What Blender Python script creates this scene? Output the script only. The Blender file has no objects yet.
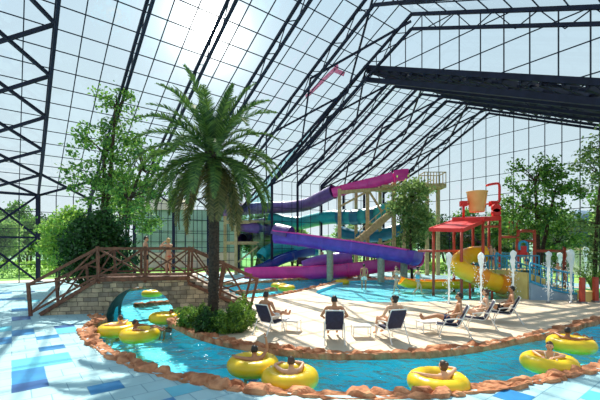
import bpy, bmesh, math, random
from mathutils import Vector, Matrix, noise, Euler
from mathutils.geometry import delaunay_2d_cdt
C = bpy.context.scene.collection
S = bpy.context.scene
PI = math.pi
V = Vector
random.seed(7)
# ------------------------------------------------------------------ survey of the place
FPX, CX, HY, EYE = 365.0, 300.0, 249.0, 2.9
def gp(x, y, z=0.0):                       # point of a horizontal plane from a bearing on the survey photo
    Y = FPX*(EYE - z)/(y - HY)
    return V(((x - CX)/FPX*Y, Y, z))
def at(x, y, Y):
    return V(((x - CX)/FPX*Y, Y, EYE - (y - HY)*Y/FPX))
# ------------------------------------------------------------------ materials
MATS = {}
def nodes(name):
    m = bpy.data.materials.new(name); m.use_nodes = True
    nt = m.node_tree; nt.nodes.clear()
    out = nt.nodes.new('ShaderNodeOutputMaterial')
    return m, nt, out
def lin(c):
    return tuple(((v/255.0)/12.92 if v/255.0 <= .04045 else ((v/255.0+.055)/1.055)**2.4) for v in c)
def ramp(nt, fac, c1, c2, p1=.35, p2=.65):
    r = nt.nodes.new('ShaderNodeValToRGB')
    r.color_ramp.elements[0].color = (*c1, 1); r.color_ramp.elements[0].position = p1
    r.color_ramp.elements[1].color = (*c2, 1); r.color_ramp.elements[1].position = p2
    nt.links.new(fac, r.inputs[0]); return r.outputs[0]
def mat(name, rgb, rgb2=None, rough=.6, scale=3.0, metal=0.0, bump=0.0, bscale=20.0, spec=.5, detail=4):
    if name in MATS: return MATS[name]
    m, nt, out = nodes(name)
    b = nt.nodes.new('ShaderNodeBsdfPrincipled')
    b.inputs['Roughness'].default_value = rough; b.inputs['Metallic'].default_value = metal
    b.inputs['Specular IOR Level'].default_value = spec
    c1 = lin(rgb); c2 = lin(rgb2) if rgb2 else tuple(v*.82 for v in c1)
    tc = nt.nodes.new('ShaderNodeTexCoord')
    n = nt.nodes.new('ShaderNodeTexNoise'); n.inputs['Scale'].default_value = scale; n.inputs['Detail'].default_value = detail
    nt.links.new(tc.outputs['Object'], n.inputs['Vector'])
    nt.links.new(ramp(nt, n.outputs['Fac'], c2, c1), b.inputs['Base Color'])
    if bump:
        n2 = nt.nodes.new('ShaderNodeTexNoise'); n2.inputs['Scale'].default_value = bscale
        nt.links.new(tc.outputs['Object'], n2.inputs['Vector'])
        bp = nt.nodes.new('ShaderNodeBump'); bp.inputs['Strength'].default_value = bump; bp.inputs['Distance'].default_value = .05
        nt.links.new(n2.outputs['Fac'], bp.inputs['Height']); nt.links.new(bp.outputs[0], b.inputs['Normal'])
    nt.links.new(b.outputs[0], out.inputs[0])
    MATS[name] = m; return m
def leafmat(name, rgb, rgb2, trans=.4):
    m, nt, out = nodes(name)
    g = nt.nodes.new('ShaderNodeNewGeometry')
    col = ramp(nt, g.outputs['Random Per Island'], lin(rgb2), lin(rgb), .1, .9)
    d = nt.nodes.new('ShaderNodeBsdfDiffuse'); t = nt.nodes.new('ShaderNodeBsdfTranslucent')
    gl = nt.nodes.new('ShaderNodeBsdfGlossy'); gl.inputs['Roughness'].default_value = .45
    mx = nt.nodes.new('ShaderNodeMixShader'); mx.inputs[0].default_value = trans
    mx2 = nt.nodes.new('ShaderNodeMixShader'); mx2.inputs[0].default_value = .04
    nt.links.new(col, d.inputs[0]); nt.links.new(col, t.inputs[0])
    nt.links.new(d.outputs[0], mx.inputs[1]); nt.links.new(t.outputs[0], mx.inputs[2])
    nt.links.new(mx.outputs[0], mx2.inputs[1]); nt.links.new(gl.outputs[0], mx2.inputs[2])
    nt.links.new(mx2.outputs[0], out.inputs[0]); return m
def facing_mix(nt, out, a, b, base, top, power=5.0):
    lw = nt.nodes.new('ShaderNodeLayerWeight'); lw.inputs[0].default_value = .5
    p = nt.nodes.new('ShaderNodeMath'); p.operation = 'POWER'; p.inputs[1].default_value = power
    nt.links.new(lw.outputs['Facing'], p.inputs[0])
    k = nt.nodes.new('ShaderNodeMath'); k.operation = 'MULTIPLY_ADD'; k.inputs[1].default_value = top - base; k.inputs[2].default_value = base
    nt.links.new(p.outputs[0], k.inputs[0])
    mx = nt.nodes.new('ShaderNodeMixShader')
    nt.links.new(k.outputs[0], mx.inputs[0]); nt.links.new(a, mx.inputs[1]); nt.links.new(b, mx.inputs[2])
    nt.links.new(mx.outputs[0], out.inputs[0]); return lw
def glassmat(name, tint, top=.55):
    m, nt, out = nodes(name)
    t = nt.nodes.new('ShaderNodeBsdfTransparent'); t.inputs[0].default_value = (*tint, 1)
    g = nt.nodes.new('ShaderNodeBsdfGlossy'); g.inputs['Roughness'].default_value = .02; g.inputs[0].default_value = (.9, .95, .95, 1)
    facing_mix(nt, out, t.outputs[0], g.outputs[0], .04, top, 5)
    return m
def watermat(name, tint, scale, strength):
    m, nt, out = nodes(name)
    t = nt.nodes.new('ShaderNodeBsdfTransparent')
    g = nt.nodes.new('ShaderNodeBsdfGlossy'); g.inputs['Roughness'].default_value = .04
    tc = nt.nodes.new('ShaderNodeTexCoord')
    n = nt.nodes.new('ShaderNodeTexNoise'); n.inputs['Scale'].default_value = scale; n.inputs['Detail'].default_value = 3; n.inputs['Distortion'].default_value = .6
    nt.links.new(tc.outputs['Object'], n.inputs['Vector'])
    bp = nt.nodes.new('ShaderNodeBump'); bp.inputs['Strength'].default_value = strength; bp.inputs['Distance'].default_value = .3
    nt.links.new(n.outputs['Fac'], bp.inputs['Height']); nt.links.new(bp.outputs[0], g.inputs['Normal'])
    t.inputs[0].default_value = (*tint, 1)
    lw = facing_mix(nt, out, t.outputs[0], g.outputs[0], .02, .75, 5)
    nt.links.new(bp.outputs[0], lw.inputs['Normal'])
    return m
AZ = 0.90223652
A3 = V((math.sin(AZ), math.cos(AZ), 0)); B3 = V((math.cos(AZ), -math.sin(AZ), 0)); Z3 = V((0, 0, 1))
def tilemat(name, c1, c2, mortar, w, h, msize, rough=.45, rot=AZ, offset=.5, bump=.15):
    m, nt, out = nodes(name)
    b = nt.nodes.new('ShaderNodeBsdfPrincipled'); b.inputs['Roughness'].default_value = rough
    tc = nt.nodes.new('ShaderNodeTexCoord'); mp = nt.nodes.new('ShaderNodeMapping')
    mp.inputs['Rotation'].default_value = (0, 0, -(PI/2 - rot))
    br = nt.nodes.new('ShaderNodeTexBrick')
    br.inputs['Color1'].default_value = (*lin(c1), 1); br.inputs['Color2'].default_value = (*lin(c2), 1); br.inputs['Mortar'].default_value = (*lin(mortar), 1)
    br.inputs['Scale'].default_value = 1; br.inputs['Mortar Size'].default_value = msize; br.inputs['Brick Width'].default_value = w; br.inputs['Row Height'].default_value = h
    br.inputs['Mortar Smooth'].default_value = .2; br.offset = offset
    nt.links.new(tc.outputs['Object'], mp.inputs[0]); nt.links.new(mp.outputs[0], br.inputs['Vector'])
    n = nt.nodes.new('ShaderNodeTexNoise'); n.inputs['Scale'].default_value = 1.3; n.inputs['Detail'].default_value = 6
    nt.links.new(tc.outputs['Object'], n.inputs['Vector'])
    mx = nt.nodes.new('ShaderNodeMixRGB'); mx.blend_type = 'MULTIPLY'; mx.inputs[0].default_value = 1
    nt.links.new(br.outputs['Color'], mx.inputs[1]); nt.links.new(ramp(nt, n.outputs['Fac'], (.86, .86, .86), (1, 1, 1)), mx.inputs[2])
    nt.links.new(mx.outputs[0], b.inputs['Base Color'])
    bp = nt.nodes.new('ShaderNodeBump'); bp.inputs['Strength'].default_value = bump; bp.inputs['Distance'].default_value = .02
    bp.invert = True
    nt.links.new(br.outputs['Fac'], bp.inputs['Height']); nt.links.new(bp.outputs[0], b.inputs['Normal'])
    nt.links.new(b.outputs[0], out.inputs[0]); return m
def stonemat(name):
    m, nt, out = nodes(name)
    b = nt.nodes.new('ShaderNodeBsdfPrincipled'); b.inputs['Roughness'].default_value = .85
    tc = nt.nodes.new('ShaderNodeTexCoord'); sp = nt.nodes.new('ShaderNodeSeparateXYZ'); cb = nt.nodes.new('ShaderNodeCombineXYZ')
    nt.links.new(tc.outputs['Object'], sp.inputs[0])
    ad = nt.nodes.new('ShaderNodeMath'); ad.operation = 'ADD'
    nt.links.new(sp.outputs['X'], ad.inputs[0]); nt.links.new(sp.outputs['Y'], ad.inputs[1])
    nt.links.new(ad.outputs[0], cb.inputs[0]); nt.links.new(sp.outputs['Z'], cb.inputs[1])
    br = nt.nodes.new('ShaderNodeTexBrick')
    br.inputs['Color1'].default_value = (*lin((204, 186, 158)), 1); br.inputs['Color2'].default_value = (*lin((132, 122, 112)), 1); br.inputs['Mortar'].default_value = (*lin((120, 106, 92)), 1)
    br.inputs['Scale'].default_value = 1; br.inputs['Brick Width'].default_value = .42; br.inputs['Row Height'].default_value = .2; br.inputs['Mortar Size'].default_value = .014
    br.squash = .7; br.squash_frequency = 3; br.offset = .37
    n = nt.nodes.new('ShaderNodeTexNoise'); n.inputs['Scale'].default_value = 2.2; n.inputs['Detail'].default_value = 8
    nt.links.new(tc.outputs['Object'], n.inputs['Vector'])
    dv = nt.nodes.new('ShaderNodeVectorMath'); dv.operation = 'MULTIPLY_ADD'; dv.inputs[1].default_value = (.16, .12, .1)
    nt.links.new(n.outputs['Color'], dv.inputs[0]); nt.links.new(cb.outputs[0], dv.inputs[2]); nt.links.new(dv.outputs[0], br.inputs['Vector'])
    mx = nt.nodes.new('ShaderNodeMixRGB'); mx.blend_type = 'MULTIPLY'; mx.inputs[0].default_value = 1
    nt.links.new(br.outputs['Color'], mx.inputs[1]); nt.links.new(ramp(nt, n.outputs['Fac'], (.6, .58, .55), (1.1, 1.05, 1)), mx.inputs[2])
    nt.links.new(mx.outputs[0], b.inputs['Base Color'])
    bp = nt.nodes.new('ShaderNodeBump'); bp.inputs['Strength'].default_value = .7; bp.inputs['Distance'].default_value = .04; bp.invert = True
    nt.links.new(br.outputs['Fac'], bp.inputs['Height']); nt.links.new(bp.outputs[0], b.inputs['Normal'])
    nt.links.new(b.outputs[0], out.inputs[0]); return m

STEEL = mat('dark_steel', (36, 37, 60), (28, 29, 48), .6, 2, spec=.2)
BARS = mat('glazing_bar_paint', (46, 52, 70), (38, 44, 60), .8, 2, spec=.08)
GLASS = glassmat('clear_glass', (.95, .98, .985), .5)
GLASS_TEAL = glassmat('teal_glass', (.52, .80, .82), .6)
DECKBLUE = tilemat('pale_blue_tiles', (174, 214, 220), (166, 208, 217), (118, 166, 184), .62, .55, .012)
BLUE1 = mat('blue_tile', (38, 140, 196), (30, 122, 182), .4, 2)
BLUE2 = mat('cyan_tile', (96, 196, 216), (80, 182, 206), .4, 2)
BLUE3 = mat('deep_blue_tile', (20, 92, 156), (16, 78, 140), .4, 2)
BEIGE = tilemat('beige_deck', (228, 206, 178), (220, 197, 168), (188, 162, 134), 2.4, 2.4, .02, .6, AZ, 0.0, .1)
ROCK = mat('terracotta_rock', (210, 146, 104), (158, 96, 62), .9, 3.2, bump=.8, bscale=9)
STONE = stonemat('bridge_masonry')
WOOD = mat('bridge_timber', (124, 80, 60), (88, 56, 42), .75, 6, bump=.2)
STEPM = mat('stone_step', (176, 162, 146), (140, 126, 112), .85, 5)
BASIN = mat('river_basin_paint', (84, 238, 252), (50, 224, 250), .6, .7)
POOLB = mat('pool_basin_paint', (110, 232, 248), (84, 218, 242), .6, .5)
WATER = watermat('river_water', (.84, .98, 1.0), 1.5, 1.0)
POOLW = watermat('pool_water', (.90, .985, .99), 2.0, .35)
GRASS = mat('outdoor_grass', (150, 190, 84), (110, 160, 60), .9, .6)
TURF = mat('green_turf', (60, 168, 80), (46, 150, 70), .9, 3)
PATHM = mat('pale_path', (226, 212, 200), (210, 196, 184), .8, 1)
YEL = mat('yellow_vinyl', (244, 206, 34), (232, 188, 24), .32, 2)
NAVY = mat('navy_sling', (44, 46, 78), (34, 36, 62), .8, 12)
WHITE = mat('white_frame', (240, 240, 238), (226, 226, 226), .4, 3)
RED = mat('red_paint', (234, 48, 46), (218, 40, 40), .4, 2)
BRICKRED = mat('rust_red_paint', (196, 78, 54), (176, 64, 46), .45, 2)
PEACH = mat('peach_bucket', (248, 200, 132), (240, 186, 116), .45, 2)
PBLUE = mat('play_blue', (56, 164, 206), (44, 146, 190), .4, 2)
PYEL = mat('slide_yellow', (255, 196, 24), (250, 180, 16), .3, 2)
PORANGE = mat('slide_orange', (246, 150, 24), (232, 134, 18), .35, 2)
OLIVE = mat('olive_panel', (120, 132, 84), (96, 112, 70), .6, 2)
SAND = mat('sand_panel', (232, 206, 128), (220, 190, 112), .6, 2)
RAMPG = mat('ramp_grey_blue', (150, 176, 196), (132, 160, 184), .6, 2)
MAG = mat('magenta_fibreglass', (232, 62, 164), (212, 48, 148), .28, 1.5)
PURP = mat('purple_fibreglass', (112, 72, 190), (92, 58, 170), .28, 1.5)
DPURP = mat('dark_purple_fibreglass', (116, 80, 150), (92, 62, 128), .4, 1.5)
LILAC = mat('lilac_fibreglass', (148, 98, 190), (128, 82, 172), .3, 1.5)
TEAL = mat('teal_fibreglass', (36, 178, 182), (24, 156, 166), .3, 1.5)
TEALD = mat('deep_teal_fibreglass', (22, 120, 150), (16, 100, 132), .3, 1.5)
ROYAL = mat('royal_blue_fibreglass', (32, 82, 170), (24, 66, 148), .3, 1.5)
TAN = mat('tan_timber', (206, 180, 134), (180, 152, 108), .75, 4)
CONC = mat('concrete_post', (176, 172, 150), (150, 148, 128), .85, 4)
BARK = mat('bark', (92, 74, 60), (58, 46, 40), .95, 9, bump=.8, bscale=16)
PALMBARK = mat('palm_bark', (74, 62, 54), (44, 38, 35), .95, 10, bump=.9, bscale=14)
FOAM, nt, out = nodes('white_water')
d = nt.nodes.new('ShaderNodeBsdfDiffuse'); t = nt.nodes.new('ShaderNodeBsdfTranslucent'); mx = nt.nodes.new('ShaderNodeMixShader'); nz = nt.nodes.new('ShaderNodeTexNoise'); nz.inputs['Scale'].default_value = 9
cc = ramp(nt, nz.outputs['Fac'], (.90, .95, .97), (.98, .99, 1))
for q in (d, t): nt.links.new(cc, q.inputs[0])
mx.inputs[0].default_value = .5; nt.links.new(d.outputs[0], mx.inputs[1]); nt.links.new(t.outputs[0], mx.inputs[2]); nt.links.new(mx.outputs[0], out.inputs[0])
METAL = mat('dull_metal', (150, 150, 156), (120, 120, 128), .45, 3, metal=.7)
SCREEN = mat('grey_facade_frame', (92, 104, 104), (76, 90, 90), .5, 1)
FACADE = mat('grey_green_facade', (152, 176, 168), (134, 160, 154), .35, .6)
ROOFTAN = mat('tan_roof', (222, 204, 180), (206, 186, 162), .8, 1)
OFFW = mat('off_white_render', (228, 226, 220), (212, 210, 204), .8, 1)
GREYBLUE = mat('grey_blue_dome', (134, 158, 178), (114, 140, 164), .5, 1)
PINKP = mat('pink_panel', (238, 120, 160), (224, 100, 142), .4, 1)
L_MID = leafmat('leaf_mid_green', (132, 174, 72), (48, 100, 40), .42)
L_DARK = leafmat('leaf_dark_green', (62, 108, 44), (22, 58, 28), .3)
L_LIGHT = leafmat('leaf_light_green', (172, 206, 88), (96, 152, 58), .5)
L_OLIVE = leafmat('leaf_olive_green', (164, 188, 108), (88, 122, 66), .55)
L_FAR = leafmat('leaf_far_green', (170, 200, 116), (100, 148, 80), .5)
L_PALM = leafmat('palm_leaf', (104, 134, 60), (40, 74, 38), .3)
L_DEAD = leafmat('old_palm_leaf', (122, 116, 68), (62, 70, 42), .3)
L_BUSH = leafmat('bush_leaf', (140, 176, 64), (50, 98, 38), .35)
EYEM = mat('eye_dark', (34, 28, 26), None, .3); LIP = mat('lip', (168, 92, 82), None, .5)
SKINS = [mat('skin_tan', (196, 140, 104), (180, 122, 88), .5, 4), mat('skin_light', (224, 174, 142), (210, 158, 126), .5, 4), mat('skin_brown', (160, 108, 78), (144, 94, 66), .5, 4)]
HAIRS = [mat('hair_dark', (38, 28, 26), (24, 18, 18), .5, 20), mat('hair_brown', (88, 58, 40), (64, 42, 30), .5, 20), mat('hair_blond', (214, 172, 112), (186, 142, 88), .5, 20)]
CLOTH = {k: mat('swimwear_'+k, c, None, .8, 8) for k, c in dict(white=(236, 234, 228), black=(30, 30, 34), blue=(52, 110, 190), navy=(30, 40, 80), red=(196, 50, 52), aqua=(110, 190, 210), coral=(228, 120, 96), green=(60, 140, 90), grey=(120, 124, 130)).items()}

# ------------------------------------------------------------------ helpers: meshes and things
OFF = {}
class MB:
    def __init__(s): s.v = []; s.f = []; s.m = []
    def add(s, vs, fs, mi=0):
        o = len(s.v); s.v += [V(p) for p in vs]
        for f in fs: s.f.append([i + o for i in f]); s.m.append(mi)
    def hexa(s, p, mi=0):
        s.add(p, [(0, 3, 2, 1), (4, 5, 6, 7), (0, 1, 5, 4), (1, 2, 6, 5), (2, 3, 7, 6), (3, 0, 4, 7)], mi)
    def box(s, c, d, rz=0, mi=0):
        R = Matrix.Rotation(rz, 3, 'Z'); c = V(c)
        q = [(-1, -1, -1), (1, -1, -1), (1, 1, -1), (-1, 1, -1), (-1, -1, 1), (1, -1, 1), (1, 1, 1), (-1, 1, 1)]
        s.hexa([c + R @ V((x*d[0]/2, y*d[1]/2, z*d[2]/2)) for x, y, z in q], mi)
    def beam(s, p, q, w, h=None, up=Z3, mi=0):
        p = V(p); q = V(q); h = h or w
        t = (q - p).normalized()
        if abs(t.dot(up)) > .98: up = V((0, 1, 0)) if abs(t.y) < .9 else V((1, 0, 0))
        a = t.cross(up).normalized()*(w/2); b = a.cross(t).normalized()*(h/2)
        s.hexa([p - a - b, p + a - b, q + a - b, q - a - b, p - a + b, p + a + b, q + a + b, q - a + b], mi)
    def tube(s, pts, r, n=8, mi=0, cap=True):
        pts = [V(p) for p in pts]
        rs = r if isinstance(r, (list, tuple)) else [r]*len(pts)
        o = len(s.v); prev = None
        for i, p in enumerate(pts):
            t = (pts[min(i+1, len(pts)-1)] - pts[max(i-1, 0)])
            t = t.normalized() if t.length > 1e-9 else Z3
            if prev is None:
                a = t.cross(Z3 if abs(t.z) < .9 else V((0, 1, 0))).normalized()
            else:
                a = (prev - t*prev.dot(t)).normalized()
            prev = a; b = t.cross(a)
            for k in range(n):
                g = 2*PI*k/n; s.v.append(p + (a*math.cos(g) + b*math.sin(g))*rs[i])
        for i in range(len(pts)-1):
            for k in range(n):
                s.f.append([o+i*n+k, o+i*n+(k+1) % n, o+(i+1)*n+(k+1) % n, o+(i+1)*n+k]); s.m.append(mi)
        if cap:
            s.f.append([o+k for k in range(n)][::-1]); s.m.append(mi)
            e = o+(len(pts)-1)*n; s.f.append([e+k for k in range(n)]); s.m.append(mi)
    def sweep(s, path, prof, mi=0, closed=True, scale=None, cap=True):
        path = [V(p) for p in path]; n = len(prof); o = len(s.v)
        for i, p in enumerate(path):
            t = (path[min(i+1, len(path)-1)] - path[max(i-1, 0)]).normalized()
            a = t.cross(Z3).normalized(); b = a.cross(t); k = scale[i] if scale else 1
            for (x, y) in prof: s.v.append(p + a*x*k + b*y*k)
        for i in range(len(path)-1):
            for k in range(n if closed else n-1):
                s.f.append([o+i*n+k, o+i*n+(k+1) % n, o+(i+1)*n+(k+1) % n, o+(i+1)*n+k]); s.m.append(mi)
        if cap and closed:
            s.f.append([o+k for k in range(n)][::-1]); s.m.append(mi)
            e = o+(len(path)-1)*n; s.f.append([e+k for k in range(n)]); s.m.append(mi)
    def lathe(s, prof, c=(0, 0, 0), n=16, mi=0):
        c = V(c); o = len(s.v)
        for (r, z) in prof:
            for k in range(n):
                g = 2*PI*k/n; s.v.append(c + V((r*math.cos(g), r*math.sin(g), z)))
        for i in range(len(prof)-1):
            for k in range(n):
                s.f.append([o+i*n+k, o+i*n+(k+1) % n, o+(i+1)*n+(k+1) % n, o+(i+1)*n+k]); s.m.append(mi)
    def ell(s, c, r, n=12, m=8, rot=None, mi=0, fn=None):
        c = V(c); o = len(s.v); rot = rot or Matrix.Identity(3)
        for i in range(m+1):
            th = PI*i/m
            for k in range(n):
                g = 2*PI*k/n
                d = V((math.sin(th)*math.cos(g), math.sin(th)*math.sin(g), math.cos(th)))
                p = V((d.x*r[0], d.y*r[1], d.z*r[2]))
                if fn: p = fn(d, p)
                s.v.append(c + rot @ p)
        for i in range(m):
            for k in range(n):
                s.f.append([o+i*n+k, o+(i+1)*n+k, o+(i+1)*n+(k+1) % n, o+i*n+(k+1) % n]); s.m.append(mi)
    def torus(s, c, R, r, n=40, m=14, mi=0, fn=None):
        c = V(c); o = len(s.v)
        for i in range(n):
            g = 2*PI*i/n
            for k in range(m):
                h = 2*PI*k/m; rr = r*(fn(g) if fn else 1)
                s.v.append(c + V(((R+rr*math.cos(h))*math.cos(g), (R+rr*math.cos(h))*math.sin(g), rr*math.sin(h))))
        for i in range(n):
            for k in range(m):
                s.f.append([o+i*m+k, o+((i+1) % n)*m+k, o+((i+1) % n)*m+(k+1) % m, o+i*m+(k+1) % m]); s.m.append(mi)
    def build(s, name, mats, parent=None, smooth=False, off=None):
        me = bpy.data.meshes.new(name)
        o = bpy.data.objects.new(name, me)
        base = V((0, 0, 0))
        if parent is not None: base = OFF.get(parent.name, base)
        if off is not None and parent is None: base = V(off); o.location = base
        me.from_pydata([tuple(p - base) for p in s.v], [], s.f)
        for m in (mats if isinstance(mats, (list, tuple)) else [mats]): me.materials.append(m)
        if len(set(s.m)) > 1: me.polygons.foreach_set('material_index', s.m)
        if smooth: me.polygons.foreach_set('use_smooth', [True]*len(me.polygons))
        me.update()
        C.objects.link(o)
        if parent is not None: o.parent = parent
        OFF[o.name] = base
        return o
def tag(o, label=None, cat=None, group=None, kind=None):
    if label: o['label'] = label
    if cat: o['category'] = cat
    if group: o['group'] = group
    if kind: o['kind'] = kind
    return o
def thing(name, label, cat, loc=(0, 0, 0), group=None, rz=0, world=False):
    o = bpy.data.objects.new(name, None); C.objects.link(o)
    o.location = loc; o.rotation_euler = (0, 0, rz); o.empty_display_size = .2
    OFF[o.name] = V(loc) if world else V((0, 0, 0))
    return tag(o, label, cat, group)
def copy_tree(o, loc, rz=None, label=None, scale=None, mirror=False):
    KIDS = {}
    def rec(a, par):
        c = a.copy(); C.objects.link(c)
        if par is not None: c.parent = par
        for ch in a.children: rec(ch, c)
        return c
    r = rec(o, None); r.location = loc
    if rz is not None: r.rotation_euler = (0, 0, rz)
    if scale: r.scale = (scale,)*3
    if label: r['label'] = label
    return r
def catmull(pts, step=.3, closed=False):
    pts = [V(p) for p in pts]; n = len(pts); out = []
    for i in range(n if closed else n-1):
        p0 = pts[(i-1) % n] if closed else pts[max(i-1, 0)]; p1 = pts[i % n]; p2 = pts[(i+1) % n]; p3 = pts[(i+2) % n] if closed else pts[min(i+2, n-1)]
        k = max(2, int((p2-p1).length/step))
        for j in range(k):
            t = j/k
            out.append(.5*((2*p1) + (p2-p0)*t + (2*p0-5*p1+4*p2-p3)*t*t + (3*p1-p0-3*p2+p3)*t*t*t))
    if not closed: out.append(pts[-1])
    return out
def inpoly(p, poly):
    x, y = p[0], p[1]; c = False; j = len(poly)-1
    for i in range(len(poly)):
        a, b = poly[i], poly[j]
        if (a[1] > y) != (b[1] > y) and x < (b[0]-a[0])*(y-a[1])/(b[1]-a[1]) + a[0]: c = not c
        j = i
    return c

# ------------------------------------------------------------------ camera, light, sky
cam = bpy.data.cameras.new('camera'); co = bpy.data.objects.new('camera', cam); C.objects.link(co)
co.location = (0, 0, EYE); co.rotation_euler = (PI/2, 0, 0)
cam.sensor_width = 36; cam.lens = FPX/600*36; cam.shift_y = (HY-200)/600; cam.clip_end = 1000
S.camera = co
SUN = V((-92, FPX, 221)).normalized()
sl = bpy.data.lights.new('sun', 'SUN'); so = bpy.data.objects.new('sun', sl); C.objects.link(so)
sl.energy = 6.3; sl.angle = math.radians(.6); sl.color = (1, .93, .82)
so.rotation_euler = V((-.09, .64, .76)).to_track_quat('Z', 'Y').to_euler(); so.location = (-8, 30, 40)
w = bpy.data.worlds.new('sky'); S.world = w; w.use_nodes = True
nt = w.node_tree; nt.nodes.clear()
wo = nt.nodes.new('ShaderNodeOutputWorld'); bg = nt.nodes.new('ShaderNodeBackground')
tc = nt.nodes.new('ShaderNodeTexCoord')
sx = nt.nodes.new('ShaderNodeSeparateXYZ'); nt.links.new(tc.outputs['Generated'], sx.inputs[0])
r = nt.nodes.new('ShaderNodeValToRGB'); nt.links.new(sx.outputs['Z'], r.inputs[0])
e = r.color_ramp.elements
e[0].position = 0; e[0].color = (.72, .80, .83, 1); e[1].position = 1; e[1].color = (.40, .56, .74, 1)
x = e.new(.25); x.color = (.57, .70, .77, 1); x = e.new(.6); x.color = (.48, .64, .76, 1)
dp = nt.nodes.new('ShaderNodeVectorMath'); dp.operation = 'DOT_PRODUCT'; dp.inputs[1].default_value = SUN
nrm = nt.nodes.new('ShaderNodeVectorMath'); nrm.operation = 'NORMALIZE'
nt.links.new(tc.outputs['Generated'], nrm.inputs[0]); nt.links.new(nrm.outputs[0], dp.inputs[0])
mx0 = nt.nodes.new('ShaderNodeMath'); mx0.operation = 'MAXIMUM'; mx0.inputs[1].default_value = 0; nt.links.new(dp.outputs['Value'], mx0.inputs[0])
tot = None
for p_, k_ in ((12, .08), (140, .4), (700, 5.0), (7000, 60.0)):
    pw = nt.nodes.new('ShaderNodeMath'); pw.operation = 'POWER'; pw.inputs[1].default_value = p_; nt.links.new(mx0.outputs[0], pw.inputs[0])
    ml = nt.nodes.new('ShaderNodeMath'); ml.operation = 'MULTIPLY'; ml.inputs[1].default_value = k_; nt.links.new(pw.outputs[0], ml.inputs[0])
    if tot is None: tot = ml
    else:
        ad = nt.nodes.new('ShaderNodeMath'); nt.links.new(tot.outputs[0], ad.inputs[0]); nt.links.new(ml.outputs[0], ad.inputs[1]); tot = ad
au = nt.nodes.new('ShaderNodeMixRGB'); au.blend_type = 'ADD'; au.inputs[0].default_value = 1
sc_ = nt.nodes.new('ShaderNodeVectorMath'); sc_.operation = 'SCALE'; sc_.inputs[0].default_value = (1, .97, .92)
nt.links.new(tot.outputs[0], sc_.inputs['Scale'])
nt.links.new(r.outputs[0], au.inputs[1]); nt.links.new(sc_.outputs[0], au.inputs[2])
nt.links.new(au.outputs[0], bg.inputs[0]); bg.inputs[1].default_value = .90
nt.links.new(bg.outputs[0], wo.inputs[0])
S.view_settings.view_transform = 'Standard'; S.view_settings.look = 'None'; S.view_settings.gamma = 1; S.view_settings.exposure = 0.36
S.view_settings.use_curve_mapping = False
S.cycles.transparent_max_bounces = 32; S.cycles.max_bounces = 8; S.cycles.caustics_reflective = False; S.cycles.caustics_refractive = False
S.cycles.sample_clamp_indirect = 4

# ------------------------------------------------------------------ main hall frame geometry
O1 = V((-23.02617321, 32.09094857, 0)); HE, SL, SP, TR = 7.713, .4724, 3.975, 24.42
def mainp(k, t, drop=0.0):                 # point on the glass plane of the main hall, frame k, t metres across
    z = HE + SL*t if t <= TR else HE + SL*TR - SL*(t-TR)
    return O1 + A3*SP*(k-1) + B3*t + Z3*(z - drop)
O6 = O1 + A3*SP*5
PG = O6 + A3*.35                            # plane of the gable wall and first small-hall frame
def on_plane(x, y, org=PG):
    d = V(((x-CX)/FPX, 1, (HY-y)/FPX)); n = A3
    t = (org - V((0, 0, EYE))).dot(n)/d.dot(n)
    return V((0, 0, EYE)) + d*t
def tpar(p, org=PG): return (p - org).dot(B3)
gF = on_plane(272, 180); gRl = on_plane(366, 84); gRu = on_plane(365, 66); gBu = on_plane(600, 80)
tF, tR2 = tpar(gF), tpar(gRu); zF, zRu = gF.z, gRu.z
slR = (zRu - gBu.z)/(tpar(gBu) - tR2); slL = (zRu - zF)/(tR2 - tF)
r6 = at(490, 118, FPX*(gRl.z - EYE)/(HY-118)); r6.z = 0
r1 = V((gRl.x, gRl.y, 0)); STEP = (r6 - r1)/5; A2 = STEP.normalized()
T_END = tR2 + (zRu - 4.5)/slR               # small hall right eave
def smallp(k, t, drop=0.0):
    z = zF + slL*(t-tF) if t <= tR2 else zRu - slR*(t-tR2)
    return PG + STEP*k + B3*t + Z3*(z-drop)
FX = lambda k, t: PG + STEP*k + B3*t

WEBW = {}
def truss(name_k, label, pfun, tl, tridge, tr, depth_fn, zfoot, group, w=.17, step=2.3, braces=(), post=True, right=True):
    f = pfun(0.0 if tl is None else tl); foot = V((f.x, f.y, 0))
    T = thing('roof_truss', label, 'roof truss', foot, group, world=True)
    up = lambda t: pfun(t, .12); lo = lambda t: pfun(t, .12 + depth_fn(t))
    m = MB(); wl_ = min(w, .18); m.beam(up(tl), up(tridge), wl_, wl_*1.1)
    if right: m.beam(up(tridge), up(tr), w, w*1.1)
    m.build('upper_chord', STEEL, T)
    m = MB(); tk = tl + min(6.0, (tridge-tl)*.45); m.beam(lo(tl), lo(tk), wl_, wl_*1.1); m.beam(lo(tk), lo(tridge), wl_, wl_*1.1)
    if right: m.beam(lo(tridge), lo(tr), w, w*1.1)
    m.build('lower_chord', STEEL, T)
    m = MB(); t = tl; i = 0
    end = tr if right else tridge
    while t < end - .3:
        t2 = min(t+step/2, end)
        a, b = (up(t), lo(t2)) if i % 2 == 0 else (lo(t), up(t2))
        m.beam(a, b, .05); t = t2; i += 1
    m.build('web', STEEL, T)
    if post:
        p = lo(tl); m = MB(); m.beam((p.x, p.y, 0), (p.x, p.y, up(tl).z), .26, .26); po = m.build('post', STEEL, T); m = MB(); m.box((p.x, p.y, .04), (.5, .5, .08)); m.build('base_plate', STEEL, po)
    for (a, b) in braces:
        m = MB(); m.beam(a, b, .17 if 'cross-bracing' in label or 'outside the left' in label else .13); m.build('brace', STEEL, T)
    return T
def dmain(t): return .2 + .8*min(1, min(t, 2*TR-t)/6.0)
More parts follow.
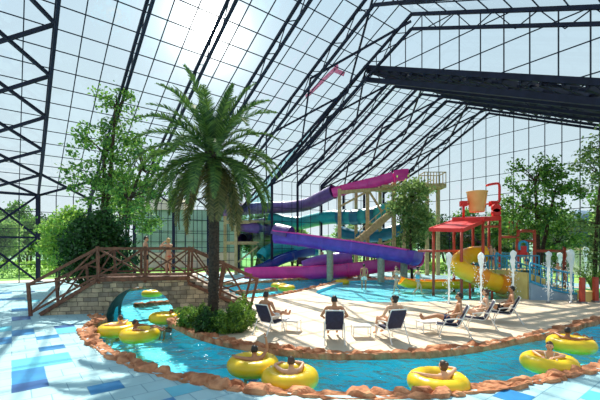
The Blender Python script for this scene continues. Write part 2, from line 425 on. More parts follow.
FL = {0: 'dark steel roof truss whose foot stands just outside the left edge, ending the cross-braced bay',
      1: 'near-vertical dark steel roof truss at the far left with zigzag cross-bracing beside it',
      2: 'dark steel roof truss rising behind the tall leafy tree on the left',
      3: 'dark steel roof truss crossing right in front of the bright sun',
      4: 'double-chord dark steel truss rising just right of the sun above the palm',
      5: 'last but one truss of the main hall, passing right of the palm crown',
      6: 'last gable truss of the main hall, bending over at its ridge upper right'}
def mb(k1, t1, k2, t2):
    d = .45
    return (mainp(k1, t1, .12+d*min(1, t1/6)), mainp(k2, t2, .12+d*min(1, t2/6)))
for k in range(0, 7):
    br = []
    if k == 0:
        for i in range(7):
            a = i*3.25
            br += [mb(0, a, 1, a+3.25), mb(0, a+3.25, 1, a)]
        w0, w1 = O1 - A3*SP, O1.copy()
        br += [(w0, w1+Z3*3.9), (w0+Z3*3.9, w1), (w0+Z3*3.9, w1+Z3*7.6), (w0+Z3*7.6, w1+Z3*3.9), (w0+Z3*3.9, w1+Z3*3.9), (w0+Z3*7.6, w1+Z3*7.6)]
    elif k < 5:
        br += [mb(k, 0, k+1, 3.4), mb(k, 3.4, k+1, 0)]
    elif k == 5:
        for i in range(4):
            a = i*6.1
            br += [mb(5, a, 6, a+6.1), mb(5, a+6.1, 6, a)]
    truss(k, FL[k], lambda t, d=0, kk=k: mainp(kk, t, d), 0.0, TR, 46.5, dmain, HE, 'steel trusses of the main glass hall', w=.16, braces=br)
GL = ['first truss of the lower hall, its deep lattice beam running to the right edge',
      'second dark steel truss of the lower hall, behind the deep lattice beam',
      'third truss of the lower hall, rising above the magenta slide',
      'fourth truss of the lower hall, above the slide tower stairs',
      'fifth dark steel truss of the lower hall, next to last before the end wall',
      'last dark steel truss of the lower hall, running along the tall end wall']
def dsm(k): return lambda t: (.25 + .7*min(1, (t-tF)/6.0)) if t < tR2 else (.95 if k == 0 else .85)
for k in range(6):
    br = []
    if k in (0, 2, 4) and k < 5:
        for i in range(3):
            a = tF + i*4.4
            br += [(smallp(k, a, .5), smallp(k+1, a+4.4, .5)), (smallp(k, a+4.4, .5), smallp(k+1, a, .5))]
    if k < 5:
        for i in range(5):
            a = tR2 + i*4.2
            br += [(smallp(k, a, .4), smallp(k+1, a+4.2, .4)), (smallp(k, a+4.2, .4), smallp(k+1, a, .4))]
    truss(k, GL[k], lambda t, d=0, kk=k: smallp(kk, t, d), tF, tR2, T_END, dsm(k), zF, 'steel trusses of the lower glass hall', w=.3 if k == 0 else .17, braces=br)

# ------------------------------------------------------------------ glass skin (setting)
def skin(name, corners, nu, nv, glass, bar=.05, umaj=None):
    """glass sheet on a quad (a,b,c,d) with a grid of glazing bars"""
    a, b, c, d = [V(p) for p in corners]
    m = MB(); m.add([a, b, c, d], [(0, 1, 2, 3)])
    g = tag(m.build(name, glass), kind='structure')
    m = MB()
    for i in range(nu+1):
        u = i/nu; m.beam(a.lerp(b, u), d.lerp(c, u), bar, bar)
    for j in range(nv+1):
        v = j/nv; m.beam(a.lerp(d, v), b.lerp(c, v), bar*.9, bar*.9)
    m.build('glazing_bars', BARS, g)
    return g
K0 = -3
skin('ceiling_main_left', [mainp(K0, 0), mainp(6, 0), mainp(6, TR), mainp(K0, TR)], 27, 19, GLASS, .055)
skin('ceiling_main_right', [mainp(K0, TR), mainp(6, TR), mainp(6, 46.5), mainp(K0, 46.5)], 27, 17, GLASS, .055)
wl = lambda k, z: O1 + A3*SP*(k-1) + Z3*z
skin('wall_left', [wl(K0, 0), wl(6, 0), wl(6, HE), wl(K0, HE)], 27, 5, GLASS, .055)
skin('wall_inner_left', [FX(0, tF), FX(5, tF), FX(5, tF)+Z3*zF, FX(0, tF)+Z3*zF], 13, 7, GLASS, .055)
skin('ceiling_lower_left', [smallp(0, tF), smallp(5, tF), smallp(5, tR2), smallp(0, tR2)], 13, 11, GLASS, .05)
g = skin('ceiling_lower_right', [smallp(0, tR2), smallp(5, tR2), smallp(5, T_END), smallp(0, T_END)], 13, 16, GLASS, .06)
m = MB(); k_ = 0
t_ = tR2 + .3
while t_ < T_END:
    m.beam(smallp(-.02, t_, .32), smallp(5, t_, .32), .14, .42); t_ += 1.0
m.build('deep_purlins', STEEL, g)
def gable(name, topf, botf, t0, t1, org, glass, dt=1.32, dz=1.62, bar=.055, zoff=0.0, seams=()):
    m = MB(); bm_ = MB(); ts = [t0]
    k = math.ceil((t0+1e-3)/dt)
    while k*dt < t1: ts.append(k*dt); k += 1
    ts.append(t1); ts = sorted(set([round(t, 4) for t in ts + [s_ for s_ in seams if t0 < s_ < t1]]))
    P = lambda t, z: org + B3*t + Z3*z
    for i in range(len(ts)-1):
        a, b = ts[i], ts[i+1]
        m.add([P(a, botf(a+1e-4)), P(b, botf(b-1e-4)), P(b, topf(b)), P(a, topf(a))], [(0, 1, 2, 3)])
        bm_.beam(P(a, botf(a+1e-4)), P(a, topf(a)), bar)
        z = zoff
        while z < 24:
            lo_, hi_ = max(botf(a+1e-4), botf(b-1e-4)), min(topf(a), topf(b))
            if lo_ < z < hi_: bm_.beam(P(a, z), P(b, z), bar*.9)
            elif min(botf(a+1e-4), botf(b-1e-4)) < z < max(topf(a), topf(b)):
                # clipped transom against a sloping edge
                for (fn, sgn) in ((topf, -1), (botf, 1)):
                    za, zb = fn(a+1e-4), fn(b-1e-4)
                    if (za-z)*(zb-z) < 0:
                        tm = a + (z-za)/(zb-za)*(b-a)
                        keep_a = (za > z) if sgn < 0 else (za < z)
                        bm_.beam(P(a, z), P(tm, z), bar*.9) if keep_a else bm_.beam(P(tm, z), P(b, z), bar*.9)
            z += dz
    g = tag(m.build(name, glass), kind='structure'); bm_.build('glazing_bars', BARS, g)
    return g
mtop = lambda t: (HE + SL*t if t <= TR else HE + SL*(2*TR-t))
stop_ = lambda t: (zF + slL*(t-tF) if t <= tR2 else zRu - slR*(t-tR2))
gable('wall_gable_left', lambda t: mtop(t) if t < tF else max(mtop(t), stop_(t)+.01), lambda t: 0.0 if t < tF else min(stop_(t), mtop(t)), 0.0, tR2, PG-A3*.1, GLASS_TEAL, seams=(tF,))
gable('wall_gable_right', mtop, lambda t: min(stop_(t), mtop(t)-.01), tR2, min(46.0, T_END), PG-A3*.1, GLASS)
gable('wall_end', stop_, lambda t: 0.0, tF, T_END-2, PG+STEP*5+A3*.2, GLASS, dt=1.3, dz=1.95, zoff=.5)
# pink strip behind the gable glass
m = MB(); qa, qb = on_plane(306, 97, PG-A3*.5), on_plane(338, 66, PG-A3*.5)
pn = thing('pink_strip', 'pink strip running up the slope behind the teal gable glass', 'panel', (qa.x, qa.y, qa.z), world=True)
m.beam(qa, qb, .1, .35); m.build('strip', PINKP, pn)
m = MB(); m.beam(on_plane(334, 70, PG-A3*.5), on_plane(344, 74, PG-A3*.5), .1, .35); m.build('end_piece', PINKP, pn)

# ------------------------------------------------------------------ ground: river, pool, decks
ZW, ZB, ZP, ZPB = -.1, -.86, -.06, -.24
outer_px = [(1000, 322), (820, 333), (740, 341), (660, 355), (600, 367), (560, 376), (520, 383), (470, 390), (430, 394), (380, 395.5), (320, 395), (270, 391), (230, 386), (180, 378), (140, 366), (112, 354), (94, 342), (86, 332), (90, 325), (100, 319.5)]
outer = [gp(*p) for p in outer_px]
bd = V((.972, .235, 0)); bn = V((-.235, .972, 0)); BP0 = V((-11.3, 15.9, 0))
BL = lambda s, y, z=0: BP0 + bd*s + bn*y + Z3*z
outer += [BL(2.5, -.25), BL(2.56, 1.2), BL(2.5, 2.7), gp(112, 294), gp(142, 287.5), gp(190, 285), gp(240, 283), gp(290, 279.5), gp(330, 277.2), gp(352, 277)]
inner_px_a = [(1000, 300), (850, 302), (720, 300), (660, 307), (600, 318.5), (560, 329.5), (520, 338), (480, 345), (440, 350), (400, 352.5), (350, 353.5), (310, 352), (270, 348), (230, 341.5), (200, 333.5), (182, 325.5), (172, 319)]
inner = [gp(*p) for p in inner_px_a] + [BL(5.6, -.2), BL(5.56, 1.2), BL(5.6, 2.6), gp(185, 302.5), gp(215, 301), gp(245, 298.5), gp(272, 296), (gp(300, 290.5)), gp(320, 286), gp(334, 282), gp(345, 279.4), gp(352, 278.2)]
oc = catmull(outer, .35); ic = catmull(inner, .35)
Routp = [V((p.x, p.y)) for p in oc] + [V((ic[-1].x+.2, ic[-1].y-1.5)), V((12, 20)), V((38, 17))]
wallE = lambda t: PG+STEP*5+A3*.2+B3*t
isl = [V((p.x, p.y)) for p in ic] + [V((gp(352, 277.6).x, gp(352, 277.6).y)), gp(400, 279).to_2d(), gp(480, 280.5).to_2d(), gp(530, 284).to_2d(), gp(600, 288).to_2d(), V((40, 24))]
pool = [gp(*p).to_2d() for p in [(316, 292), (330, 297), (350, 300.5), (380, 302), (430, 301.5), (480, 300), (530, 298.5), (600, 298), (700, 297), (760, 292), (700, 290), (600, 289), (530, 285), (480, 281.5), (430, 280.5), (400, 280.2), (365, 280.5), (347, 281.5), (330, 286)]]
pool = [p.to_2d() for p in catmull([V((p.x, p.y, 0)) for p in pool], .5, closed=True)]
hall = [wl(K0, 0).to_2d(), wl(6, 0).to_2d(), FX(0, tF).to_2d(), FX(5, tF).to_2d(), wallE(T_END).to_2d(), (O1 + A3*SP*(K0-1) + B3*46).to_2d()]
hall = hall[:5] + [V((45, 2)), V((30, -12)), V((-20, -8))] if False else [V((-52, 8.5)), V((-30, -10)), V((40, -10)), wallE(T_END).to_2d(), FX(5, tF).to_2d(), FX(0, tF).to_2d(), wl(6, 0).to_2d(), wl(K0-2, 0).to_2d()]
vv, ee = [], []
for poly in (Routp, isl, pool, hall):
    o = len(vv); vv += [V((p[0], p[1])) for p in poly]; ee += [(o+i, o+(i+1) % len(poly)) for i in range(len(poly))]
gx = 4
for i in range(-12, 12):
    for j in range(-2, 13): vv.append(V((i*gx+.13, j*gx+.21)))
cv, ce, cf, *_ = delaunay_2d_cdt(vv, ee, [], 0, 1e-5)
cls = []
for f in cf:
    c = sum((cv[i] for i in f), V((0, 0)))/len(f)
    if not inpoly(c, hall): cls.append('x')
    elif inpoly(c, pool): cls.append('pool')
    elif inpoly(c, isl): cls.append('isl')
    elif inpoly(c, Routp): cls.append('river')
    else: cls.append('floor')
def facesof(kind, z, m=None, mi=0):
    m = m or MB()
    for f, k in zip(cf, cls):
        if k == kind: m.add([(cv[i].x, cv[i].y, z) for i in f], [tuple(range(len(f)))], mi)
    return m
def basin(kind, zb, m):
    em = {}
    for f, k in zip(cf, cls):
        for i in range(len(f)): em.setdefault(tuple(sorted((f[i], f[(i+1) % len(f)]))), []).append(k)
    for (a, b), ks in em.items():
        if kind in ks and (len(ks) == 1 or ks[0] != ks[1]):
            m.add([(cv[a].x, cv[a].y, 0), (cv[b].x, cv[b].y, 0), (cv[b].x, cv[b].y, zb), (cv[a].x, cv[a].y, zb)], [(0, 1, 2, 3)])
fm = facesof('floor', 0)
tiles = [((97, 384), (135, 389), 1), ((177, 389.5), (199, 396), 2), ((6, 374), (40, 381), 1), ((6, 362), (66, 363.5), 2), ((24, 379), (58, 384), 2), ((-4, 385), (23, 388.5), 3),
         ((36, 347), (71, 348), 1), ((43, 335.5), (66, 338), 1), ((20, 331), (42, 333), 1), ((53, 329), (75, 331), 2), ((50, 325.5), (70, 327), 3), ((22, 367), (54, 369), 2),
         ((8, 309), (34, 310), 1), ((0, 299), (20, 300.5), 1), ((25, 300), (43, 301.2), 2), ((10, 318), (30, 320), 3), ((40, 312), (60, 313), 1), ((-20, 340), (4, 345), 1), ((-10, 328), (6, 331), 2),
         ((150, 398), (172, 404), 1), ((46, 306), (60, 307), 2), ((2, 292.5), (14, 293.4), 1), ((24, 291), (36, 291.8), 3), ((560, 396), (590, 404), 2), ((70, 296), (84, 297.2), 1), ((500, 398), (528, 402), 1)]
USED = set()
for a, b, ci in tiles:
    pa, pb = gp(*a), gp(*b)
    u = sorted((pa.dot(A3), pb.dot(A3))); v_ = sorted((pa.dot(B3), pb.dot(B3)))
    U, W_ = .62, .55
    u0, u1 = round(u[0]/U)*U, max(round(u[1]/U), round(u[0]/U)+1)*U; v0, v1 = round(v_[0]/W_)*W_, max(round(v_[1]/W_), round(v_[0]/W_)+1)*W_
    u1 = min(u1, u0+5*U); v1 = min(v1, v0+2*W_)
    cells = {(i, j) for i in range(round(u0/U), round(u1/U)) for j in range(round(v0/W_), round(v1/W_))}
    if cells & USED: continue
    USED |= cells
    q = [A3*x_+B3*y_ for x_, y_ in ((u0, v0), (u0, v1), (u1, v1), (u1, v0))]
    if all(inpoly(p, hall) and not inpoly(p, Routp) for p in q): fm.add([p+Z3*.004 for p in q], [(0, 1, 2, 3)], ci)
tag(fm.build('floor', [DECKBLUE, BLUE1, BLUE2, BLUE3]), kind='structure')
tag(facesof('isl', .0).build('floor_island', BEIGE), kind='structure')
m = facesof('river', ZB); basin('river', ZB, m); tag(m.build('floor_river_basin', BASIN), kind='structure')
m = facesof('pool', ZPB); basin('pool', ZPB, m); tag(m.build('floor_pool_basin', POOLB), kind='structure')
tag(facesof('river', ZW).build('water_river', WATER), kind='structure')
tag(facesof('pool', ZP).build('water_pool', POOLW), kind='structure')
m = MB()
def ring_ground(m, z):
    # outdoor lawn with rising hills, outside the hall only
    n = 48
    for i in range(n):
        g0, g1 = -1.25 + 2.5*i/n, -1.25 + 2.5*(i+1)/n
        rs = [0, 10, 22, 40, 70, 120, 200, 320]
        def P(g, r_):
            base = max(20, 27)
            d = V((math.sin(g), math.cos(g), 0)); h = 0 if r_ < 60 else (r_-60)*.085*(1+.5*math.sin(g*5)+.3*math.sin(g*13))
            return d*(base + r_) + Z3*(z + max(0, h))
        for j in range(len(rs)-1):
            m.add([P(g0, rs[j]), P(g1, rs[j]), P(g1, rs[j+1]), P(g0, rs[j+1])], [(0, 3, 2, 1)])
m = MB(); m.add([(-300, -60, -1.6), (300, -60, -1.6), (300, 30, -1.6), (-300, 30, -1.6)], [(0, 1, 2, 3)])
# lawn: hall outline to a far outline
far = [V((-120, 8.5)), V((-120, -40)), V((120, -40)), V((120, 30)), V((120, 120)), V((0, 140)), V((-120, 120))]
lv = [p.copy() for p in hall] + far; le = [(i, (i+1) % len(hall)) for i in range(len(hall))] + [(len(hall)+i, len(hall)+(i+1) % len(far)) for i in range(len(far))]
lvv, _, lf, *_ = delaunay_2d_cdt(lv, le, [], 0, 1e-5)
m = MB()
for f in lf:
    c = sum((lvv[i] for i in f), V((0, 0)))/len(f)
    if not inpoly(c, hall) and inpoly(c, far): m.add([(lvv[i].x, lvv[i].y, -.02) for i in f], [tuple(range(len(f)))])
tag(m.build('ground_lawn', GRASS), kind='structure')
m = MB(); n = 60
HP = []
for i in range(n+1):
    g = -1.5 + 3.0*i/n
    h = 9 + 7*noise.noise((g*2.2, 1.3, 0)) + 4*noise.noise((g*6, 4.1, 0)) + 12*max(0, -g-.35)
    HP.append((g, h))
for i in range(n):
    for j in range(6):
        P = lambda g, h, j_: V((math.sin(g)*(110+j_*22), math.cos(g)*(110+j_*22), -1 + h*math.sin(j_/6*PI/2)))
        a, b = HP[i], HP[i+1]
        m.add([P(*a, j), P(*b, j), P(*b, j+1), P(*a, j+1)], [(0, 1, 2, 3)])
HILL = mat('hazy_hills', (138, 176, 140), (104, 150, 116), .9, .25)
tag(m.build('hills', HILL, smooth=True), kind='structure')

# rock edging along the banks
def rocks(path, label, wid=.5, hgt=.1, seed=0, zb=-.13):
    pts = catmull(path, .07)
    m = MB(); N = 14; o = 0; n = len(pts)
    for i, p in enumerate(pts):
        t = (pts[min(i+1, n-1)] - pts[max(i-1, 0)]).normalized(); a = t.cross(Z3)
        wv = wid*(1 + .35*noise.noise(p*.9 + V((seed, 0, 0))))
        hv = hgt*(1 + .5*noise.noise(p*1.4 + V((0, seed, 3))))
        for k in range(N):
            u = k/(N-1)
            x_ = -wv/2*1.08 + wv*1.16*u if 0 else math.cos(PI*(1-u))*wv/2*1.1
            z_ = (zb if k in (0, N-1) else hv*min(1, 1.9*math.sin(PI*u)**.6))
            if k in (1, N-2): z_ = 0.02
            q = p + a*x_ + Z3*z_
            d, pp = noise.voronoi(V((q.x, q.y, q.z*.8))*2.1 + V((seed*3.1, 0, 0)))
            cr = min(1, (d[1]-d[0])*4.5)
            cell = noise.cell(pp[0]*13.7)
            s_ = (.11*cr - .09) + .07*cell*cr + .04*noise.noise(q*7)
            if 0 < k < N-1: q += (a*math.cos(PI*(1-u))*.9 + Z3*math.sin(PI*u))*s_
            m.v.append(q)
    for i in range(n-1):
        for k in range(N-1):
            m.f.append([i*N+k, i*N+k+1, (i+1)*N+k+1, (i+1)*N+k]); m.m.append(0)
    c = pts[n//2]
    ob = m.build('rock_edging', ROCK, None, False, off=(c.x, c.y, 0))
    return tag(ob, label, 'rock edging', 'rock edgings of the lazy river')
rocks([gp(*p) for p in outer_px[1:]] + [BL(2.15, -.3)], 'rough terracotta rock edging along the near, outer bank of the river, below the swimmers', .46, .06, 1)
rocks([gp(*p) for p in inner_px_a[2:]] + [BL(5.95, -.45)], 'rough terracotta rock edging between the river and the beige deck with deck chairs', .4, .06, 2)
rocks([BL(5.9, 3.1)]+[V(p) for p in inner[20:]], 'low rock edging between beige deck and back channel, by the bridge stairs', .36, .06, 3)
rocks([BL(2.1, 3.0)]+[V(p) for p in outer[-7:]]+[gp(372, 278.2), gp(400, 278.6)], 'low rock edging across the back channel, in front of the magenta flume', .4, .06, 4)
rocks([gp(134, 304.5, -.05), gp(146, 303.5, -.05), gp(158, 302, -.05), gp(172, 301, -.05)], 'short rock ledge seen through the bridge arch beyond the ring in shade', .45, .05, 6, zb=-.16)
rocks([gp(236, 292), gp(252, 291), gp(268, 289.5), gp(276, 288.6)], 'short rock spit reaching into the back channel beside the floating rings', .4, .06, 5, zb=-.16)

# ------------------------------------------------------------------ stone bridge
ang = math.atan2(.235, .972)
T = thing('stone_footbridge', 'arched stone footbridge with timber deck over the river on the left', 'bridge', BP0, rz=ang)
ZD, SA, SB, SEND, WB = 1.6, 2.3, 6.15, 9.1, 2.9
m = MB()
def topz(s):
    return max(.03, ZD*s/SA) if s < SA else (ZD if s < SB else max(.03, ZD*(SEND-s)/(SEND-SB)))
ac, ar, zc = 4.06, 1.48, -.32
xs = sorted(set([i*.15 for i in range(61)] + [SA, SB, SEND] + [ac-ar+2*ar*(1-math.cos(PI*i/24))/2 for i in range(25)]))
so_ = MB()
def bot(s): return -.6 if abs(s-ac) >= ar else max(-.6, zc + math.sqrt(max(0, ar*ar-(s-ac)**2)))
for i in range(len(xs)-1):
    a, b = xs[i], xs[i+1]; mid = (a+b)/2
    ba, bb = bot(a), bot(b)
    if abs(mid-ac) < ar:
        if abs(a-ac) >= ar-1e-6: ba = zc
        if abs(b-ac) >= ar-1e-6: bb = zc
    else: ba = bb = -.6
    ta, tb = [topz(q) - .06 - (.26*min(1, (q-SB)/.2) if q > SB else 0) for q in (a, b)]; ta = max(ta, ba+.02); tb = max(tb, bb+.02)
    m.add([(a, 0, ba), (b, 0, bb), (b, 0, tb), (a, 0, ta), (a, WB, ba), (b, WB, bb), (b, WB, tb), (a, WB, ta)],
          [(0, 1, 2, 3), (5, 4, 7, 6), (3, 2, 6, 7)])
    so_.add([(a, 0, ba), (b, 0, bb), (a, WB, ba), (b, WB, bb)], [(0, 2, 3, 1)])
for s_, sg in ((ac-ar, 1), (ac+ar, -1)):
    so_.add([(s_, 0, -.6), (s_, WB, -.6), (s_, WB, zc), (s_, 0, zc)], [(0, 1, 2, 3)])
so_.build('arch_soffit', mat('shaded_soffit_stone', (66, 68, 62), (44, 46, 44), .9, 4, bump=.5, bscale=8), T)  # shade under the arch is put into this darker stone colour
m.build('masonry', STONE, T)
m = MB()
nv = 17
for i in range(nv):
    g0, g1 = PI*i/nv+.012, PI*(i+1)/nv-.012
    P = lambda g, r_, y: V((ac - math.cos(g)*r_, y, zc + math.sin(g)*r_))
    m.hexa([P(g0, ar-.01, -.05), P(g1, ar-.01, -.05), P(g1, ar-.01, .12), P(g0, ar-.01, .12), P(g0, ar+.2, -.05), P(g1, ar+.2, -.05), P(g1, ar+.2, .12), P(g0, ar+.2, .12)])
m.build('arch_ring', STONE, T)
m = MB()
for i in range(26):
    s_ = SA + (SB-SA)*(i+.5)/26; m.box((s_, WB/2, ZD-.02), ((SB-SA)/26-.02, WB+.14, .07))
m.build('deck', WOOD, T)
m = MB(); m.beam((SA-.1, -.06, ZD-.09), (SB+.1, -.06, ZD-.09), .1, .16); m.beam((SB, -.06, ZD-.3), (SEND, -.06, -.1), .1, .16); m.beam((SA, -.06, ZD-.06), (0, -.06, .06), .1, .16)
m.build('edge_beam', WOOD, T)
nst = 9
for i in range(nst):
    z1 = ZD*(1-(i+1)/(nst+.2)); s0 = SB + (SEND-SB)*i/nst; s1 = SB+(SEND-SB)*(i+1.15)/nst
    m = MB(); m.box(((s0+s1)/2, WB/2, z1-.02), (s1-s0, WB-.1, .18)); m.build('step', STEPM, T)
for i in range(7):
    z1 = ZD*(1-(i+1)/7.2); s0 = SA - SA*(i+1.15)/7; s1 = SA-SA*i/7
    m = MB(); m.box(((s0+s1)/2, WB/2, z1-.02), (s1-s0, WB-.1, .18)); m.build('step', STEPM, T)
def railing(y, label):
    R = thing('timber_railing', label, 'railing', BP0+bn*y+Z3*0, 'timber railings of the footbridge', rz=ang)
    st = [(-.35, .02, -.12), (1.05, topz(1.05), -.12), (SA, ZD, -.05), (SA+1.28, ZD, 0), (SA+2.57, ZD, 0), (SB, ZD, .06), (SB+1.45, topz(SB+1.45), .3), (SEND-.05, .06, .42)]
    if y < 1: st = [q for i, q in enumerate(st) if i not in (1, 3, 4)]; st.insert(2, (SA+1.95, ZD, 0))
    tops = []
    for s_, z_, ln in st:
        h = 1.32
        m = MB(); m.beam((s_, 0, z_-.25), (s_+ln, 0, z_+h+.1), .12, .12); m.build('post', WOOD, R); tops.append(V((s_+ln*.95, 0, z_+h)))
    for i in range(len(st)-1):
        a, b = tops[i], tops[i+1]; la = V((st[i][0], 0, st[i][1]+.12)); lb = V((st[i+1][0], 0, st[i+1][1]+.12))
        m = MB(); m.beam(a, b, .1, .12); m.build('handrail', WOOD, R)
        m = MB(); m.beam(la, lb, .08, .09); m.build('bottom_rail', WOOD, R)
        for p, q in ((a, lb), (la, b)):
            m = MB(); m.beam(p, q, .06, .075); m.build('diagonal_brace', WOOD, R)
    return R
railing(-.02, 'dark timber railing with crossed braces along the near side of the footbridge')
railing(WB+.02, 'dark timber railing with crossed braces along the far side of the footbridge, behind the couple')

# ------------------------------------------------------------------ plants
def rnd_in(e, rg, shell=.55):
    while True:
        p = V((rg.uniform(-1, 1), rg.uniform(-1, 1), rg.uniform(-1, 1)))
        if shell < p.length < 1: break
    return V((e[0]+p.x*e[3], e[1]+p.y*e[4], e[2]+p.z*e[5]))
def add_leaf(m, c, size, rg, asp=.55):
    n = V((rg.gauss(0, 1), rg.gauss(0, 1), rg.gauss(.5, 1))).normalized()
    a = n.orthogonal().normalized(); a.rotate(Matrix.Rotation(rg.uniform(0, 6.28), 3, n)); b = n.cross(a)
    s_ = size*rg.uniform(.7, 1.3)
    m.add([c - a*s_, c + b*s_*asp + n*s_*.12, c + a*s_, c - b*s_*asp + n*s_*.12], [(0, 1, 2, 3)])
def tree(name, label, cat, loc, blobs, leafm, seed=1, clusters=150, per=45, lsize=.11, csig=.3, trunk=.2, stems=1, lean=(0, 0), group=None, shell=.35, barkm=None, branch=True):
    rg = random.Random(seed)
    T = thing(name, label, cat, loc, group)
    tm = MB(); cm = MB()
    cen = [V((b[0], b[1], b[2])) for b in blobs]
    for s_ in range(stems):
        tgt = cen[s_ % len(cen)]
        base = V((rg.uniform(-.3, .3)*(stems > 1), rg.uniform(-.3, .3)*(stems > 1), -.1))
        mid = base.lerp(tgt, .5) + V((lean[0]+rg.uniform(-.2, .2), lean[1], 0))
        pts = catmull([base, mid, tgt], .5)
        tm.tube(pts, [trunk*(1-.7*i/len(pts)) for i in range(len(pts))], 8)
    for b in blobs:
        wgt = b[3]*b[4]*b[5]; tot = sum(q[3]*q[4]*q[5] for q in blobs)
        for _ in range(max(3, int(clusters*wgt/tot))):
            c = rnd_in(b, rg, shell)
            if c.z < .1: c.z = .1
            if branch and rg.random() < .45:
                near = min(cen, key=lambda q: (q-c).length); st = near + V((0, 0, -.25*b[5]))
                md = st.lerp(c, .5) + V((0, 0, .1*b[5]))
                tm.tube([st, md, c], [trunk*.22, trunk*.14, trunk*.05], 5)
            for _ in range(per):
                add_leaf(cm, c + V((rg.gauss(0, csig), rg.gauss(0, csig), rg.gauss(0, csig*.7))), lsize, rg)
    if tm.v: tm.build('trunk', barkm or BARK, T, True)
    cm.build('crown', leafm, T)
    return T
tree('leafy_tree', 'tall airy green tree rising behind the footbridge on the left', 'tree', (-13.1, 24, 0),
     [(1.0, 0, 12.4, 1.5, 1.5, 1.5), (.3, 0, 9.6, 2.3, 2.2, 1.7), (2.6, .4, 8.6, 2.0, 1.8, 1.8), (-.6, .2, 7.2, 2.2, 2, 1.3), (1.9, -.2, 6.5, 2.2, 2, 1.2), (1.2, .3, 5.2, 1.9, 1.5, 1)], L_MID, 3, 150, 38, .125, .24, .22, 3, (.1, 0), shell=.35)
tree('dense_tree', 'dark dense rounded tree just behind the left bridge ramp', 'tree', (-11.6, 20.6, 0),
     [(0, 0, 3.3, 1.7, 1.5, 1.5), (-1.1, 0, 2.3, 1.2, 1.2, 1.0), (1.1, .2, 2.5, 1.2, 1.2, 1.2), (.2, 0, 1.6, 1.6, 1.2, .9), (0.6, 0, 4.4, 1, 1, .7)], L_DARK, 4, 220, 60, .1, .24, .16, 2, shell=.2)
tree('leafy_sapling', 'light green small tree at the glass wall, left of the dark tree', 'tree', (-16.9, 25.5, 0),
     [(0, 0, 3.9, 1.1, 1.1, .9), (.2, 0, 2.8, 1.4, 1.2, .9), (.7, 0, 4.9, .9, .9, .8)], L_LIGHT, 5, 90, 50, .11, .26, .1, 1, shell=.2)
tree('leafy_tree', 'slender tree beside the couple on the bridge, in front of the grey facade', 'tree', at(128, 285, 31)*V((1, 1, 0)) if False else (-14.4, 30, 0),
     [(0, 0, 8.0, 1.5, 1.4, 1.6), (.5, 0, 6.3, 1.5, 1.2, 1.0), (1.9, 0, 4.8, 1.3, 1, .6)], L_MID, 6, 90, 42, .13, .3, .14, 2, shell=.25)
tree('leafy_tree', 'broad green tree behind the play tower, second from the right edge', 'tree', (17.4, 26.6, 0),
     [(-.3, 0, 8.2, 1.9, 1.6, 1.3), (1.2, 0, 7.2, 1.9, 1.6, 1.3), (-1.2, 0, 6.2, 1.7, 1.6, 1.2), (.6, .2, 5.2, 2.4, 1.8, 1.3), (-1.6, 0, 4.2, 1.7, 1.4, 1), (1.4, 0, 3.6, 1.6, 1.4, 1)], L_MID, 7, 130, 46, .13, .25, .2, 2, shell=.4)
tree('tall_tree', 'tall sparse olive green tree at the right edge of the pool', 'tree', (18.6, 22.6, 0),
     [(.3, 0, 9.6, 1.4, 1.3, 1.4), (0, 0, 7.8, 1.5, 1.4, 1.3), (.9, 0, 6.3, 1.6, 1.4, 1.3), (-.3, 0, 4.8, 1.4, 1.2, 1.2), (.7, 0, 3.2, 1.5, 1.2, 1.2), (.2, 0, 1.9, 1.3, 1.1, .8)], L_OLIVE, 8, 130, 32, .11, .26, .14, 2, shell=.3)
tree('leafy_tree', 'green tree growing in front of the slide tower stairs', 'tree', (10.3, 33.5, 0),
     [(0, 0, 8.0, 1.6, 1.4, 1.4), (-.6, 0, 6.5, 1.7, 1.5, 1.2), (.7, 0, 5.4, 1.5, 1.4, 1.2), (0, 0, 4.2, 1.2, 1.2, 1)], L_OLIVE, 9, 170, 38, .14, .3, .15, 1, shell=.2)
